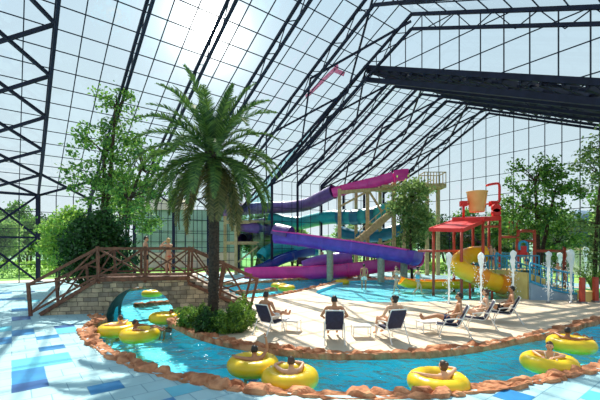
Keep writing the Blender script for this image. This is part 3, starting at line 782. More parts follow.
# outdoor trees: a few built ones, then copies each with a place of its own
FARS = []
for i, (lm, sd) in enumerate(((L_FAR, 11), (L_MID, 12), (L_DARK, 13))):
    rg = random.Random(sd)
    bl = [(rg.uniform(-1.3, 1.3), rg.uniform(-1, 1), rg.uniform(2.2, 5.6), rg.uniform(1.4, 2.1), rg.uniform(1.3, 1.9), rg.uniform(1.2, 1.7)) for _ in range(6)] + [(0, 0, 6.2, 1.3, 1.3, 1.1)]
    FARS.append((bl, lm, sd))
far_spots = [  # (px, depth, kind, scale, label)
    (6, 52, 0, 1.05, 'pale green park tree beyond the glass at the far left edge'),
    (30, 60, 1, 1.15, 'green park tree beyond the cross-braced glass on the left'),
    (56, 46, 0, .95, 'pale green park tree just right of the leftmost truss post'),
    (78, 56, 1, 1.25, 'green park tree outdoors behind the dark dense tree'),
    (20, 84, 1, 1.9, 'large distant tree on the rise beyond the left glass wall'),
    (46, 88, 2, 1.6, 'distant dark tree above the hedge, left of the tall airy tree'),
    (232, 62, 0, 1.35, 'pale park tree behind the purple tube slides, left of the post pair'),
    (258, 58, 1, 1.3, 'park tree showing above the purple spiral slide'),
    (292, 64, 0, 1.1, 'park tree seen low between the slide posts'),
    (345, 60, 0, 1.0, 'pale park tree under the teal slide'),
    (372, 58, 1, 1.0, 'park tree behind the slide tower stair'),
    (432, 54, 2, 1.15, 'dark park tree beyond the end wall, left of the red canopy'),
    (447, 50, 2, 1.0, 'dark park tree directly behind the red canopy posts'),
    (464, 53, 1, 1.2, 'park tree behind the tipping bucket platform'),
    (482, 56, 2, 1.15, 'dark park tree behind the play platform'),
    (503, 50, 0, 1.15, 'pale park tree between the play tower and the broad tree'),
    (520, 52, 1, 1.1, 'park tree behind the red pipe arch'),
    (556, 48, 0, 1.15, 'pale park tree beyond the end wall, behind the broad tree'),
    (606, 46, 1, 1.5, 'park tree beyond the glass at the right edge'),
    (628, 42, 0, 1.3, 'pale park tree outdoors past the right edge of the pool'),
    (404, 60, 0, 1.0, 'pale park tree behind the tree at the slide tower'),
    (110, 66, 0, 1.3, 'pale park tree behind the grey facade building'),
    (-30, 50, 1, 1.2, 'green park tree outdoors past the left edge')]
protos = {}
for (px, Y, kd, sc, lab) in far_spots:
    loc = V(((px-CX)/FPX*Y, Y, -.05))
    if kd not in protos:
        bl, lm, sd = FARS[kd]
        protos[kd] = tree('park_tree', lab, 'tree', loc, bl, lm, sd, 150, 36, .2, .38, .2, 2, group='park trees outside the glass', shell=.2)
        protos[kd].scale = (sc,)*3
    else:
        copy_tree(protos[kd], loc, rz=px*.7, label=lab, scale=sc)
m = MB(); wa, wb = wl(K0, 0), wl(6, 0); m.add([wa-B3*.4-Z3*.01, wb-B3*.4-Z3*.01, wb-B3*3.2-Z3*.01, wa-B3*3.2-Z3*.01], [(0, 3, 2, 1)])
tag(m.build('ground_path', PATHM), kind='structure')
# clipped hedges outside
def hedge(label, a, b, h, d, seed, lm, n=5200):
    rg = random.Random(seed); a = V(a); b = V(b); t = (b-a).normalized(); s_ = t.cross(Z3)
    m = MB()
    for _ in range(n):
        u = rg.random(); v_ = rg.uniform(-1, 1); z = rg.uniform(0, 1)
        top = h*(1+.15*noise.noise(a.lerp(b, u)*.8)); 
        p = a.lerp(b, u) + s_*v_*d/2 + Z3*(z*top if rg.random() < .6 else top*rg.uniform(.85, 1.02))
        add_leaf(m, p, .13, rg)
    T = thing('hedge', label, 'hedge', a); 
    for i in range(len(m.v)): m.v[i] -= a
    m.build('foliage', lm, T)
hedge('bright green low hedge outdoors along the left glass wall', (-36, 33, 0), (-21, 42.5, 0), 1.5, 1.6, 21, L_LIGHT)
hedge('low green hedge outdoors beyond the end wall, under the red canopy', (9.5, 50, 0), (22, 40, 0), 1.3, 1.4, 22, L_LIGHT)
# palm
PB = V((-3.5, 14.6, 0)); PT = 6.55
P = thing('date_palm', 'tall date palm with shaggy crown standing beside the footbridge stairs', 'palm tree', PB)
m = MB(); pr = []
nring = 62
for i in range(nring+1):
    z = -.1 + (PT+.25)*i/nring
    rr = .235 - .02*i/nring + (.07 if i < 3 else 0) + (.1*max(0, (i-52)/10))
    pr += [(rr+.035, z), (rr-.005, z+(PT/nring)*.55)]
m.lathe([(a_*.88, b_) for a_, b_ in pr] + [(.02, PT+.3)], n=14)
for i, q in enumerate(m.v): q.x += .06*math.sin(q.z*.6); q += V((noise.noise(q*5), noise.noise(q*5+V((9, 0, 0))), 0))*.03
m.build('trunk', PALMBARK, P, True)
def frond_mesh(name, lm, elev, L, bend, seed, nst=42, parent=None):
    rg = random.Random(seed); m = MB(); p = V((0, 0, 0)); g = elev; pts = [p.copy()]; tans = []
    for i in range(nst):
        t = V((math.cos(g), 0, math.sin(g))); tans.append(t); p = p + t*(L/nst); pts.append(p.copy())
        g -= bend/nst*(0.5 + 1.1*i/nst)
    m.tube(pts[::3], [.035*(1-.8*i/len(pts[::3])) for i in range(len(pts[::3]))], 5)
    for i in range(5, nst):
        u = i/nst; ln = .52*(math.sin(PI*min(1, u*.85+.12))**.7)*(1-.25*u)
        t = tans[i]; nrm_ = V((-t.z, 0, t.x))
        for sd in (-1, 1):
            for q_ in (0, .5):
                d = (V((0, sd, 0))*.74 + t*.62 + nrm_*rg.uniform(.05, .4)).normalized()
                b = pts[i].lerp(pts[min(i+1, nst)], q_); l_ = ln*rg.uniform(.85, 1.1)
                sagv = V((0, 0, -.12*l_))
                wv = t*.022
                m.add([b-wv, b+wv, b + d*l_*.6 + wv*.9 + sagv*.3, b + d*l_ + sagv, b + d*l_*.6 - wv*.9 + sagv*.3], [(0, 1, 2, 3, 4)])
    return m.build(name, [lm], parent)
kinds = [(78, 3.0, .7, L_PALM), (60, 3.3, 1.2, L_PALM), (40, 3.3, 1.5, L_PALM), (18, 3.3, 1.5, L_PALM), (-8, 3.2, 1.4, L_PALM), (-22, 3.1, 1.2, L_PALM), (-48, 3.0, .8, L_DEAD)]
counts = [6, 8, 9, 10, 11, 11, 10]
rg = random.Random(5)
for ki, ((el, L, bd_, lm), n_) in enumerate(zip(kinds, counts)):
    pro = None
    for j in range(n_):
        if pro is None:
            pro = frond_mesh('frond', lm, math.radians(el), L, bd_, 40+ki, parent=P); o = pro
        else:
            o = pro.copy(); C.objects.link(o); o.parent = P
        rz = 2*PI*(j+.37*ki)/n_ + rg.uniform(-.15, .15)
        o.rotation_euler = (rg.uniform(-.15, .15), rg.uniform(-.1, .1), rz)
        rr = .1 + .03*ki
        o.location = (rr*math.cos(rz), rr*math.sin(rz), PT + .28 - .07*ki)
        s_ = rg.uniform(.86, 1.08); o.scale = (s_, s_, s_)
# bushes around the palm foot
def bush(label, px, py, r_, h, seed, lm, n=5500):
    c = gp(px, py); rg = random.Random(seed); m = MB()
    for _ in range(n):
        d = V((rg.gauss(0, 1), rg.gauss(0, 1), rg.gauss(0, 1))).normalized(); d.z = abs(d.z)
        k = rg.uniform(.5, 1.06)*(1+.7*noise.noise(d*2.6+V((seed, 0, 0))))*.97
        add_leaf(m, V((d.x*r_*k, d.y*r_*k, .04+d.z*h*k)), .065, rg, .35)
    T = thing('shrub', label, 'shrub', c, 'shrubs at the palm foot')
    m.build('foliage', lm, T)
    m = MB(); m.tube([(0, 0, -.05), (0, 0, h*.4)], [.06, .03], 6)
    for i in range(6):
        g = i*1.05; m.tube([(0, 0, .1), (math.cos(g)*r_*.6, math.sin(g)*r_*.6, h*.6)], [.03, .01], 5)
    m.build('stem', BARK, T)
bush('green rounded shrub left of the palm trunk', 195, 326, .66, .74, 31, L_BUSH)
bush('bright green rounded shrub right of the palm trunk, next to a deck chair', 231, 331, .7, .78, 32, L_BUSH)
bush('small green shrub right behind the palm trunk, nearest the stairs', 243, 322, .5, .75, 33, L_BUSH, 5000)
bush('darker low shrub in front of the palm trunk', 212, 331, .5, .6, 34, L_DARK, 5000)

# ------------------------------------------------------------------ swim rings
RNG = []
def swim_ring(px, py, label, R=.45, r_=.205, z=ZW+.09):
    c = gp(px, py, z)
    if not RNG:
        T = thing('swim_ring', label, 'swim ring', c, 'yellow swim rings on the river')
        m = MB(); m.torus((0, 0, 0), R, r_, 64, 16, fn=lambda g: 1 - .035*abs(math.cos(g*8))**14)
        m.build('tube', YEL, T, True)
        m = MB(); m.lathe([(.02, -.01), (.02, .02), (.0, .022)], (R*math.cos(2.4), R*math.sin(2.4), r_), 8); m.build('valve', WHITE, T)
        RNG.append(T); return T
    return copy_tree(RNG[0], c, rz=px*.37, label=label)
# ------------------------------------------------------------------ people
DG = None
def skin_mesh(joints, edges, root, sub=2):
    names = list(joints); idx = {n: i for i, n in enumerate(names)}
    me = bpy.data.meshes.new('sk'); me.from_pydata([tuple(joints[n][0]) for n in names], [(idx[a], idx[b]) for a, b in edges], [])
    ob = bpy.data.objects.new('sk', me); C.objects.link(ob)
    md = ob.modifiers.new('Skin', 'SKIN'); md.use_smooth_shade = True; md.branch_smoothing = .4
    sv = me.skin_vertices[0].data
    for n in names:
        r_ = joints[n][1]; sv[idx[n]].radius = (r_, r_) if not isinstance(r_, tuple) else r_
        sv[idx[n]].use_root = (n == root)
    sb = ob.modifiers.new('Sub', 'SUBSURF'); sb.levels = sub; sb.render_levels = sub
    dg = bpy.context.evaluated_depsgraph_get(); ev = ob.evaluated_get(dg)
    out = bpy.data.meshes.new_from_object(ev)
    vs = [v.co.copy() for v in out.vertices]; fs = [tuple(p.vertices) for p in out.polygons]
    bpy.data.objects.remove(ob); bpy.data.meshes.remove(me); bpy.data.meshes.remove(out)
    return vs, fs
def person(label, loc, rz, J, skin=0, hair=0, hairstyle='short', bottom='navy', top=None, group=None, scale=1.0, gaze=0.0, detail=True, suit=None, shades=False):
    """J: joint positions in the person's own frame, facing +y"""
    T = thing('person', label, 'person', loc, group, rz); T.scale = (scale,)*3
    g = lambda k: V(J[k])
    pel, chest, neck, head = g('pelvis'), g('chest'), g('neck'), g('head')
    belly = pel.lerp(chest, .45)
    jt = {'pelvis': (pel, (.145, .105)), 'belly': (belly, (.125, .095)), 'chest': (chest, (.155, .11)), 'nb': (chest.lerp(neck, .62), (.1, .085)), 'neck': (neck, .055), 'skull': (neck.lerp(head, .7), .06)}
    ed = [('pelvis', 'belly'), ('belly', 'chest'), ('chest', 'nb'), ('nb', 'neck'), ('neck', 'skull')]
    for s_ in 'LR':
        hip, kn, an, to = g('hip'+s_), g('knee'+s_), g('ankle'+s_), g('toe'+s_)
        jt.update({'hip'+s_: (hip, .098), 'th'+s_: (hip.lerp(kn, .5), .082), 'kn'+s_: (kn, .057), 'ca'+s_: (kn.lerp(an, .35), .056), 'an'+s_: (an, .036), 'ft'+s_: (an.lerp(to, .55), .038), 'to'+s_: (to, .026)})
        ed += [('pelvis', 'hip'+s_), ('hip'+s_, 'th'+s_), ('th'+s_, 'kn'+s_), ('kn'+s_, 'ca'+s_), ('ca'+s_, 'an'+s_), ('an'+s_, 'ft'+s_), ('ft'+s_, 'to'+s_)]
        sh, el, wr = g('sh'+s_), g('el'+s_), g('wr'+s_)
        hd = (wr - el).normalized()
        jt.update({'sh'+s_: (sh, .06), 'ua'+s_: (sh.lerp(el, .5), .047), 'el'+s_: (el, .038), 'fa'+s_: (el.lerp(wr, .35), .037), 'wr'+s_: (wr, .026), 'pm'+s_: (wr + hd*.07, (.036, .02))})
        ed += [('nb', 'sh'+s_), ('sh'+s_, 'ua'+s_), ('ua'+s_, 'el'+s_), ('el'+s_, 'fa'+s_), ('fa'+s_, 'wr'+s_), ('wr'+s_, 'pm'+s_)]
    vs, fs = skin_mesh(jt, ed, 'pelvis')
    m = MB(); m.add(vs, fs)
    for s_ in 'LR':                                   # five fingers on each hand
        el, wr = g('el'+s_), g('wr'+s_); d = (wr-el).normalized()
        a = d.cross(Z3); a = a.normalized() if a.length > .1 else V((0, 1, 0)); n_ = a.cross(d).normalized()
        sg = 1 if s_ == 'L' else -1
        for f, (o_, ln) in enumerate(((-.027, .062), (-.009, .076), (.009, .08), (.027, .068))):
            b = wr + d*.085 + a*o_
            m.tube([b, b + d*ln*.5 - n_*.006, b + d*ln*.8 - n_*.022, b + d*ln*.95 - n_*.036], [.0095, .009, .008, .006], 6)
        b = wr + d*.03 + a*.026*sg
        m.tube([b, b + a*.03*sg + d*.02 - n_*.008, b + a*.042*sg + d*.052 - n_*.016], [.012, .0105, .008], 6)
    # head with brow, nose, chin
    R = Matrix.Rotation(gaze, 3, 'Z')
    if 'tilt' in J: R = R @ Matrix.Rotation(J['tilt'], 3, 'X')
    def face(d, p):
        q = p.copy()
        if d.y > 0: q.y *= .94
        if d.y > .2 and d.z < -.2: q.z -= .012*d.y; q.x *= .88
        if abs(d.x) < .22 and d.y > .8 and -.25 < d.z < .12: q.y += .022*(1-abs(d.x)/.22)
        if d.z < 0: q.x *= 1 + .18*d.z
        return q
    m.ell(head, (.077, .098, .118), 20, 16, R, fn=face)
    for sx_ in (-1, 1):
        m.ell(head + R @ V((sx_*.078, -.005, -.01)), (.012, .022, .032), 8, 6, R)
        m.ell(head + R @ V((sx_*.03, .085, .012)), (.012, .008, .008), 8, 6, R, 1)
        m.ell(head + R @ V((sx_*.031, .087, .034)), (.018, .006, .004), 8, 4, R, 1)
    m.ell(head + R @ V((0, .086, -.058)), (.022, .009, .007), 8, 6, R, 2)
    m.build('body', [SKINS[skin], EYEM, LIP], T, True)
    # hair
    h = MB()
    def hf(d, p):
        q = p*1.0
        if d.y > .25 and d.z < .45: q = p*.86; q.y = min(q.y, .07)
        elif d.z < -.35 and hairstyle == 'short': q = p*.88
        q += d*.006*noise.noise(d*9)
        return q
    h.ell(head + R @ V((0, -.008, .012)), (.087, .106, .124), 20, 14, R, fn=hf)
    if hairstyle == 'bun': h.ell(head + R @ V((0, -.105, .075)), (.045, .045, .045), 12, 10, R)
    if hairstyle == 'long':
        pts = [head + R @ V((0, -.07, .03)), head + R @ V((0, -.115, -.07)), head + R @ V((0, -.13, -.2)), head + R @ V((0, -.125, -.3))]
        h.tube(catmull(pts, .04), [.07+.012*math.sin(i*.7) for i in range(len(catmull(pts, .04)))], 12)
    if hairstyle == 'pony':
        pts = [head + R @ V((0, -.1, .05)), head + R @ V((0, -.16, .02)), head + R @ V((0, -.17, -.12))]
        h.tube(catmull(pts, .03), [.03]*len(catmull(pts, .03)), 10)
    h.build('hair', HAIRS[hair], T, True)
    if shades:
        q = MB()
        for sx_ in (-1, 1): q.ell(head + R @ V((sx_*.033, .094, .012)), (.026, .008, .018), 10, 6, R); q.beam(head + R @ V((sx_*.055, .09, .014)), head + R @ V((sx_*.082, -.005, .01)), .006)
        q.beam(head + R @ V((-.02, .1, .016)), head + R @ V((.02, .1, .016)), .006)
        q.build('sunglasses', EYEM, T, True)
    # swimwear
    if bottom:
        long_ = .58 if bottom in ('navy', 'black', 'white', 'blue', 'grey', 'red', 'green') and not top and not suit else .16
        jb = {'w': (pel.lerp(belly, .55), (.142, .112)), 'p': (pel, (.165, .125))}; eb = [('p', 'w')]
        for s_ in 'LR':
            hip, kn = g('hip'+s_), g('knee'+s_)
            jb.update({'h'+s_: (hip, .116), 'k'+s_: (hip.lerp(kn, long_), .1)}); eb += [('p', 'h'+s_), ('h'+s_, 'k'+s_)]
        a_, b_ = skin_mesh(jb, eb, 'p'); q = MB(); q.add(a_, b_); q.build('swim_shorts' if long_ > .2 else 'bikini_bottom', CLOTH[bottom], T, True)
    if top or suit:
        hi = chest.lerp(neck, .12); lo_ = chest.lerp(belly, .45) if top else pel
        jb = {'a': (lo_, (.142, .112) if top else (.16, .12)), 'b': (lo_.lerp(hi, .55), (.165, .128)), 'c': (hi, (.152, .118))}
        a_, b_ = skin_mesh(jb, [('a', 'b'), ('b', 'c')], 'a'); q = MB(); q.add(a_, b_)
        for s_ in (-1, 1):
            sh = g('shL').lerp(g('shR'), .5+s_*.28)
            q.tube([hi + V((s_*.07, .1, .0)), sh + V((0, .03, .05)), hi + V((s_*.07, -.1, .0))], .012, 6)
        q.build('bikini_top' if top else 'swimsuit_body', CLOTH[top or suit], T, True)
    return T
def mirror_pose(d):
    o = {}
    for k, v in d.items():
        if k == 'tilt': o[k] = v; continue
        k2 = k[:-1] + ('R' if k.endswith('L') else 'L') if k[-1] in 'LR' else k
        o[k2] = (-v[0], v[1], v[2])
    return o
STAND = dict(pelvis=(0, 0, .93), chest=(0, -.02, 1.27), neck=(0, -.01, 1.47), head=(0, .02, 1.6), hipL=(-.1, 0, .88), kneeL=(-.11, .03, .49), ankleL=(-.11, -.01, .08), toeL=(-.13, .17, .03),
             hipR=(.1, 0, .88), kneeR=(.11, .03, .49), ankleR=(.11, -.01, .08), toeR=(.13, .17, .03), shL=(-.19, -.02, 1.4), elL=(-.27, -.03, 1.12), wrL=(-.26, .09, .88), shR=(.19, -.02, 1.4), elR=(.27, -.03, 1.12), wrR=(.26, .09, .88))
def pose(base, **k): d = dict(base); d.update(k); return d
WALK = pose(STAND, hipL=(-.1, .02, .88), kneeL=(-.1, .22, .52), ankleL=(-.1, .28, .1), toeL=(-.1, .45, .07), hipR=(.1, -.02, .88), kneeR=(.1, -.05, .48), ankleR=(.1, -.34, .14), toeR=(.1, -.2, .03), elL=(-.26, -.14, 1.15), wrL=(-.24, -.06, .92), elR=(.26, .06, 1.13), wrR=(.24, .24, .98))
SEAT = dict(pelvis=(0, .02, .5), chest=(0, -.15, .83), neck=(0, -.2, 1.03), head=(0, -.17, 1.16), hipL=(-.1, .08, .48), kneeL=(-.12, .46, .6), ankleL=(-.08, .86, .46), toeL=(-.09, .93, .6),
            hipR=(.1, .08, .48), kneeR=(.12, .46, .58), ankleR=(.09, .84, .46), toeR=(.1, .91, .6), shL=(-.19, -.17, .97), elL=(-.36, -.2, .74), wrL=(-.3, .06, .66), shR=(.19, -.17, .97), elR=(.36, -.2, .74), wrR=(.3, .06, .66))
SEATF = pose(SEAT, kneeL=(-.14, .5, .58), ankleL=(-.14, .58, .12), toeL=(-.15, .76, .05), kneeR=(.13, .52, .6), ankleR=(.12, .66, .13), toeR=(.13, .84, .06))
FLOAT = dict(pelvis=(0, -.1, -.32), chest=(0, -.17, .06), neck=(0, -.17, .27), head=(0, -.14, .4), hipL=(-.1, -.04, -.34), kneeL=(-.13, .3, -.3), ankleL=(-.12, .34, -.66), toeL=(-.12, .46, -.74),
             hipR=(.1, -.04, -.34), kneeR=(.13, .3, -.3), ankleR=(.12, .36, -.66), toeR=(.12, .48, -.74), shL=(-.19, -.16, .2), elL=(-.45, -.08, .26), wrL=(-.46, .17, .23), shR=(.19, -.16, .2), elR=(.45, -.08, .26), wrR=(.46, .17, .23))
WAVE = pose(FLOAT, elR=(.36, -.06, .38), wrR=(.33, -.04, .63))
HUG = pose(FLOAT, elL=(-.34, .12, .27), wrL=(-.16, .36, .25), elR=(.34, .12, .27), wrR=(.14, .4, .25))
FEETUP = pose(FLOAT, pelvis=(0, .02, -.2), hipL=(-.1, .08, -.2), hipR=(.1, .08, -.2), kneeL=(-.12, .4, .26), ankleL=(-.1, .72, .12), toeL=(-.1, .8, .2), kneeR=(.12, .42, .24), ankleR=(.12, .74, .1), toeR=(.12, .82, .18))
ring_specs = [
    ((253, 364.5), 'yellow swim ring carrying the waving swimmer, left of its neighbour', 'person in a yellow ring raising one arm out of the water', WAVE, .35, 0, 0, 'short', 'blue', None),
    ((290, 377.5), 'large yellow swim ring nearest the camera at the river bend', 'dark haired person with bare back in the nearest yellow ring', HUG, .2, 1, 1, 'short', 'white', None),
    ((438, 382.5), 'yellow swim ring near the bottom right of centre, close to the outer rocks', 'person with dark bun and bare back leaning arms over a ring', FLOAT, .45, 1, 1, 'bun', 'black', 'white'),
    ((549, 363), 'yellow swim ring drifting on the right, in the middle of the channel', 'person hugging the front of a yellow ring on the right', HUG, PI-.7, 1, 1, 'bun', 'black', 'white'),
    ((571, 344), 'yellow swim ring furthest along the channel by the right edge', 'dark haired person in the ring closest to the right edge', FEETUP, -1.2, 2, 0, 'short', 'black', None),
    ((117, 329.5), 'yellow swim ring just out of the bridge arch, the left of two', 'person lying back with both arms over the left of two rings', FLOAT, 1.3, 1, 1, 'short', 'black', None),
    ((140, 334.5), 'yellow swim ring in front of the bridge arch, the nearer of two', 'dark haired person with legs up over the nearer ring by the arch', FEETUP, -1.25, 2, 0, 'short', 'black', None)]
for (p, rl, pl, ps, rz, sk, hr, hs, bt, tp) in ring_specs:
    swim_ring(p[0], p[1], rl); c = gp(p[0], p[1], ZW+.06)
    person(pl, c, rz, ps, sk, hr, hs, bt, tp, 'swimmers in yellow rings')
swim_ring(165, 317.5, 'yellow swim ring in the shade under the bridge arch')
person('dark haired swimmer with head above water beside the ring under the bridge', gp(168.5, 322, ZW-.08), 2.6, FLOAT, 2, 0, 'short', 'black', None, 'swimmers in yellow rings')
swim_ring(279, 285.6, 'yellow swim ring far off in the back channel, the left of the pair')
swim_ring(286.5, 288, 'yellow swim ring far off in the back channel, the nearer of the pair')
swim_ring(342, 281.8, 'yellow swim ring at the far end of the back channel')
swim_ring(152, 293.5, 'yellow swim ring seen through the bridge arch')
# bathers on foot
B0 = BL(4.15, .75, ZD+.02); B1 = BL(5.2, .6, ZD+.02)
person('bare chested man in black shorts standing on the bridge, facing right', B0, -PI/2+.2, pose(STAND, elR=(.25, .05, 1.14), wrR=(.16, .26, 1.2), elL=(-.25, .05, 1.14), wrL=(-.16, .25, 1.16)), 1, 0, 'short', 'black', scale=1.1, shades=True)
person('blond woman in a coral bikini on the bridge, hands raised to her face', B1, PI/2-.5, pose(STAND, elL=(-.3, .22, 1.32), wrL=(-.12, .2, 1.5), elR=(.3, .22, 1.32), wrR=(.12, .2, 1.5)), 1, 2, 'bun', 'coral', 'coral', scale=1.05)
W = lambda px, py: gp(px, py, ZPB+.0)
person('man in white shorts wading away near the far pool edge', W(364, 290), 0.05, pose(WALK, ankleL=(-.1, .16, .09), toeL=(-.1, .33, .04), kneeL=(-.1, .13, .5), ankleR=(.1, -.1, .08), toeR=(.1, .07, .03)), 0, 0, 'short', 'white', scale=1.16)
person('woman in a pale bikini wading in the pool, turned to the left', W(396.5, 294), PI/2+.4, WALK, 1, 1, 'long', 'white', 'white', scale=1.12)
person('dark haired woman in a light blue swimsuit striding through the pool', W(418, 295.5), -PI/2+.1, WALK, 1, 0, 'bun', 'aqua', None, scale=1.14, suit='aqua')

# ------------------------------------------------------------------ deck chairs and low tables
def deck_chair(label, loc, rz):
    T = thing('deck_chair', label, 'deck chair', loc, 'deck chairs on the beige deck', rz)
    sw = .275
    fr = MB()
    for s_ in (-1, 1):
        fr.tube(catmull([(s_*sw, .52, .40), (s_*sw, .1, .37), (s_*sw, -.14, .38), (s_*sw, -.3, .7), (s_*sw, -.47, 1.04)], .08), .018, 8)
    fr.tube([(-sw, .52, .4), (sw, .52, .4)], .018, 8); fr.tube([(-sw, -.47, 1.04), (sw, -.47, 1.04)], .018, 8); fr.tube([(-sw, -.14, .38), (sw, -.14, .38)], .016, 8)
    fr.build('frame', WHITE, T, True)
    for s_ in (-1, 1):
        for pts in ([(s_*(sw+.03), .22, .58), (s_*(sw+.03), .36, .3), (s_*(sw+.03), .44, 0)], [(s_*(sw+.03), -.24, .6), (s_*(sw+.03), -.4, .3), (s_*(sw+.03), -.56, 0)]):
            m = MB(); m.tube(catmull(pts, .1), .018, 8); lg = m.build('leg', WHITE, T, True); m = MB(); m.tube([V(pts[-1]), V(pts[-1])+V((0, 0, .05))], .025, 8); m.build('foot_cap', WHITE, lg, True)
        m = MB(); m.tube(catmull([(s_*(sw+.03), .28, .57), (s_*(sw+.03), 0, .62), (s_*(sw+.03), -.3, .62)], .08), .022, 8); m.build('armrest', WHITE, T, True)
    def sling(a, b, sag):
        m = MB(); a = V(a); b = V(b); n = 10
        t = (b-a).normalized(); up = V((1, 0, 0)).cross(t)
        for i in range(n+1):
            u = i/n; p = a.lerp(b, u) - up*sag*math.sin(PI*u)
            for x_, o_ in ((-sw, .008), (sw, .008), (sw, -.008), (-sw, -.008)): m.v.append(p + V((x_, 0, 0)) + up*o_)
        for i in range(n):
            for k in range(4): m.f.append([i*4+k, i*4+(k+1) % 4, i*4+4+(k+1) % 4, i*4+4+k]); m.m.append(0)
        m.f += [[3, 2, 1, 0], [n*4, n*4+1, n*4+2, n*4+3]]; m.m += [0, 0]
        return m
    sling((0, -.13, .39), (0, .5, .4), .02).build('seat_sling', NAVY, T)
    sling((0, -.46, 1.015), (0, -.15, .41), .02).build('back_sling', NAVY, T)
    return T
chairs = [((270, 333), -.62, 'navy sling deck chair nearest the shrubs and the palm', 'tanned bare backed man in a deck chair beside the shrubs, feet on a table', 0, 0, 'short', 'white', None, SEAT, False),
          ((334, 341), -.04, 'navy sling deck chair with its back square to the camera', 'dark haired man in the deck chair facing straight away, elbows out', 0, 0, 'short', 'navy', None, SEATF, False),
          ((391, 340), .3, 'navy sling deck chair third from the palm, between two white tables', 'woman with dark hair and sunglasses looking left in a deck chair', 1, 0, 'bun', 'black', 'black', SEATF, True),
          ((453, 336), 1.25, 'navy sling deck chair turned to the left, with a table at its front', 'dark haired man facing left, legs stretched to a table', 0, 0, 'short', 'navy', None, SEAT, True),
          ((480, 328.5), 1.2, 'navy sling deck chair turned left, middle of three side-on chairs', 'brown haired woman curled in the middle of three side-on chairs', 1, 1, 'bun', 'white', 'white', SEATF, False),
          ((506, 322.5), 1.15, 'navy sling deck chair turned left, furthest right on the deck', 'dark haired man with sunglasses in the deck chair furthest right', 0, 0, 'short', 'black', None, SEATF, True)]
for (p, rz, cl, pl, sk, hr, hs, bt, tp, ps, sh) in chairs:
    loc = gp(*p); deck_chair(cl, loc, rz)
    person(pl, loc, rz, ps, sk, hr, hs, bt, tp, 'bathers in deck chairs', scale=1.13, shades=sh, gaze=.5 if 'looking left' in pl else 0)
TB = []
def low_table(label, px, py, rz):
    c = gp(px, py)
    if TB: return copy_tree(TB[0], c, rz, label)
    T = thing('side_table', label, 'side table', c, 'low white tables between the chairs', rz)
    m = MB(); m.box((0, 0, .38), (.62, .5, .03)); m.build('table_top', WHITE, T)
    m = MB(); 
    for s_ in (-1, 1): m.beam((s_*.28, -.22, .1), (s_*.28, .22, .1), .02); m.beam((-.28, s_*.22, .35), (.28, s_*.22, .35), .02, .03)
    m.build('frame', WHITE, T)
    for a in (-1, 1):
        for b in (-1, 1):
            m = MB(); m.tube([(a*.28, b*.22, .37), (a*.28, b*.22, 0)], .015, 8); m.build('leg', WHITE, T)
    TB.append(T); return T
low_table('low white side table under the feet of the man by the shrubs', 291.5, 330.5, -.3)
low_table('low white side table between the two chairs seen from behind', 361, 336.5, .02)
low_table('low white side table at the feet of the man facing left', 427, 332, .25)

# ------------------------------------------------------------------ body slides
def trough_prof(r, th=.07, lip=.2, wall=0.0):
    o = []; n = 12
    out = [(math.cos(PI + PI*i/n)*r, math.sin(PI + PI*i/n)*r) for i in range(n+1)]
    inn = [(math.cos(2*PI - PI*i/n)*(r-th), math.sin(2*PI - PI*i/n)*(r-th)) for i in range(n+1)]
    return [(-r-.1, wall+lip)] + [(-r, wall+lip-.05)] + out + [(r, wall+lip-.05), (r+.1, wall+lip), (r-th, wall+lip)] + inn + [(-r+th, wall+lip)]
def ring_prof(r, n=18): return [(math.cos(2*PI*i/n)*r, math.sin(2*PI*i/n)*r) for i in range(n)]
def jscale(path, every=2.6, amp=.07, w_=.12):
    sc, L, last = [], 0, None
    for i, p in enumerate(path):
        if last is not None: L += (p-last).length
        last = p; d = L % every
        sc.append(1 + (amp if d < w_ else 0))
    return sc
def slide_part(name, pts, prof, m_, T, step=.14):
    path = catmull(pts, step); m = MB(); m.sweep(path, prof, scale=jscale(path)); return m.build(name, m_, T)
def tube_part(name, pts, r, m_, T):
    path = catmull(pts, .14); m = MB(); sc = jscale(path)
    pr = ring_prof(r); m.sweep(path, pr, scale=sc, cap=False); m.sweep(path[::-1], [(x*.93, y*.93) for x, y in pr], cap=False)
    return m.build(name, m_, T, True)
def slide(name, label): return thing(name, label, 'water slide', (0, 38, 0), 'body slides of the slide tower', world=True)
s1 = slide('body_slide', 'top magenta slide running down from the tower deck and on into a dark purple tube')
slide_part('magenta_chute', [at(393, 176.5, 37.5), at(375, 181.5, 38), at(352, 187, 38.6), at(333, 192.5, 39.2)], trough_prof(.62, lip=.35), MAG, s1)
tube_part('purple_tube', [at(334, 191.5, 39.2), at(322, 197.5, 40.5), at(308, 204, 42.5), at(290, 207, 44), at(268, 207.5, 45), at(246, 209, 45.5), at(224, 212, 46)], .72, DPURP, s1)
m = MB(); p = at(393.5, 176, 37.5); m.sweep(catmull([p, p+V((.8, -.1, .15)), p+V((1.3, -.1, .15))], .2), trough_prof(.66, lip=.4)); m.build('entry_tub', MAG, s1)
s2 = slide('tube_slide', 'teal tube slide passing across under the magenta slide')
tube_part('teal_tube', [at(396, 207, 38.5), at(378, 213, 39.5), at(356, 217, 40.5), at(332, 217, 42), at(316, 219.5, 43.5), at(300, 223, 44.5), at(284, 221.5, 45), at(270, 218.5, 45.5)], .8, TEAL, s2)
m = MB()
for (px, py, Y) in ((372, 215, 39.6), (356, 217, 40.4), (342, 217.3, 41.2)):
    c = at(px, py, Y); d = (at(px-6, py+.5, Y+.4) - c).normalized(); m.sweep([c-d*.5, c+d*.5], ring_prof(.86), cap=False)
m.build('dark_bands', TEALD, s2)
s3 = slide('body_slide', 'long purple slide that curls round at its right end and returns as a magenta flume')
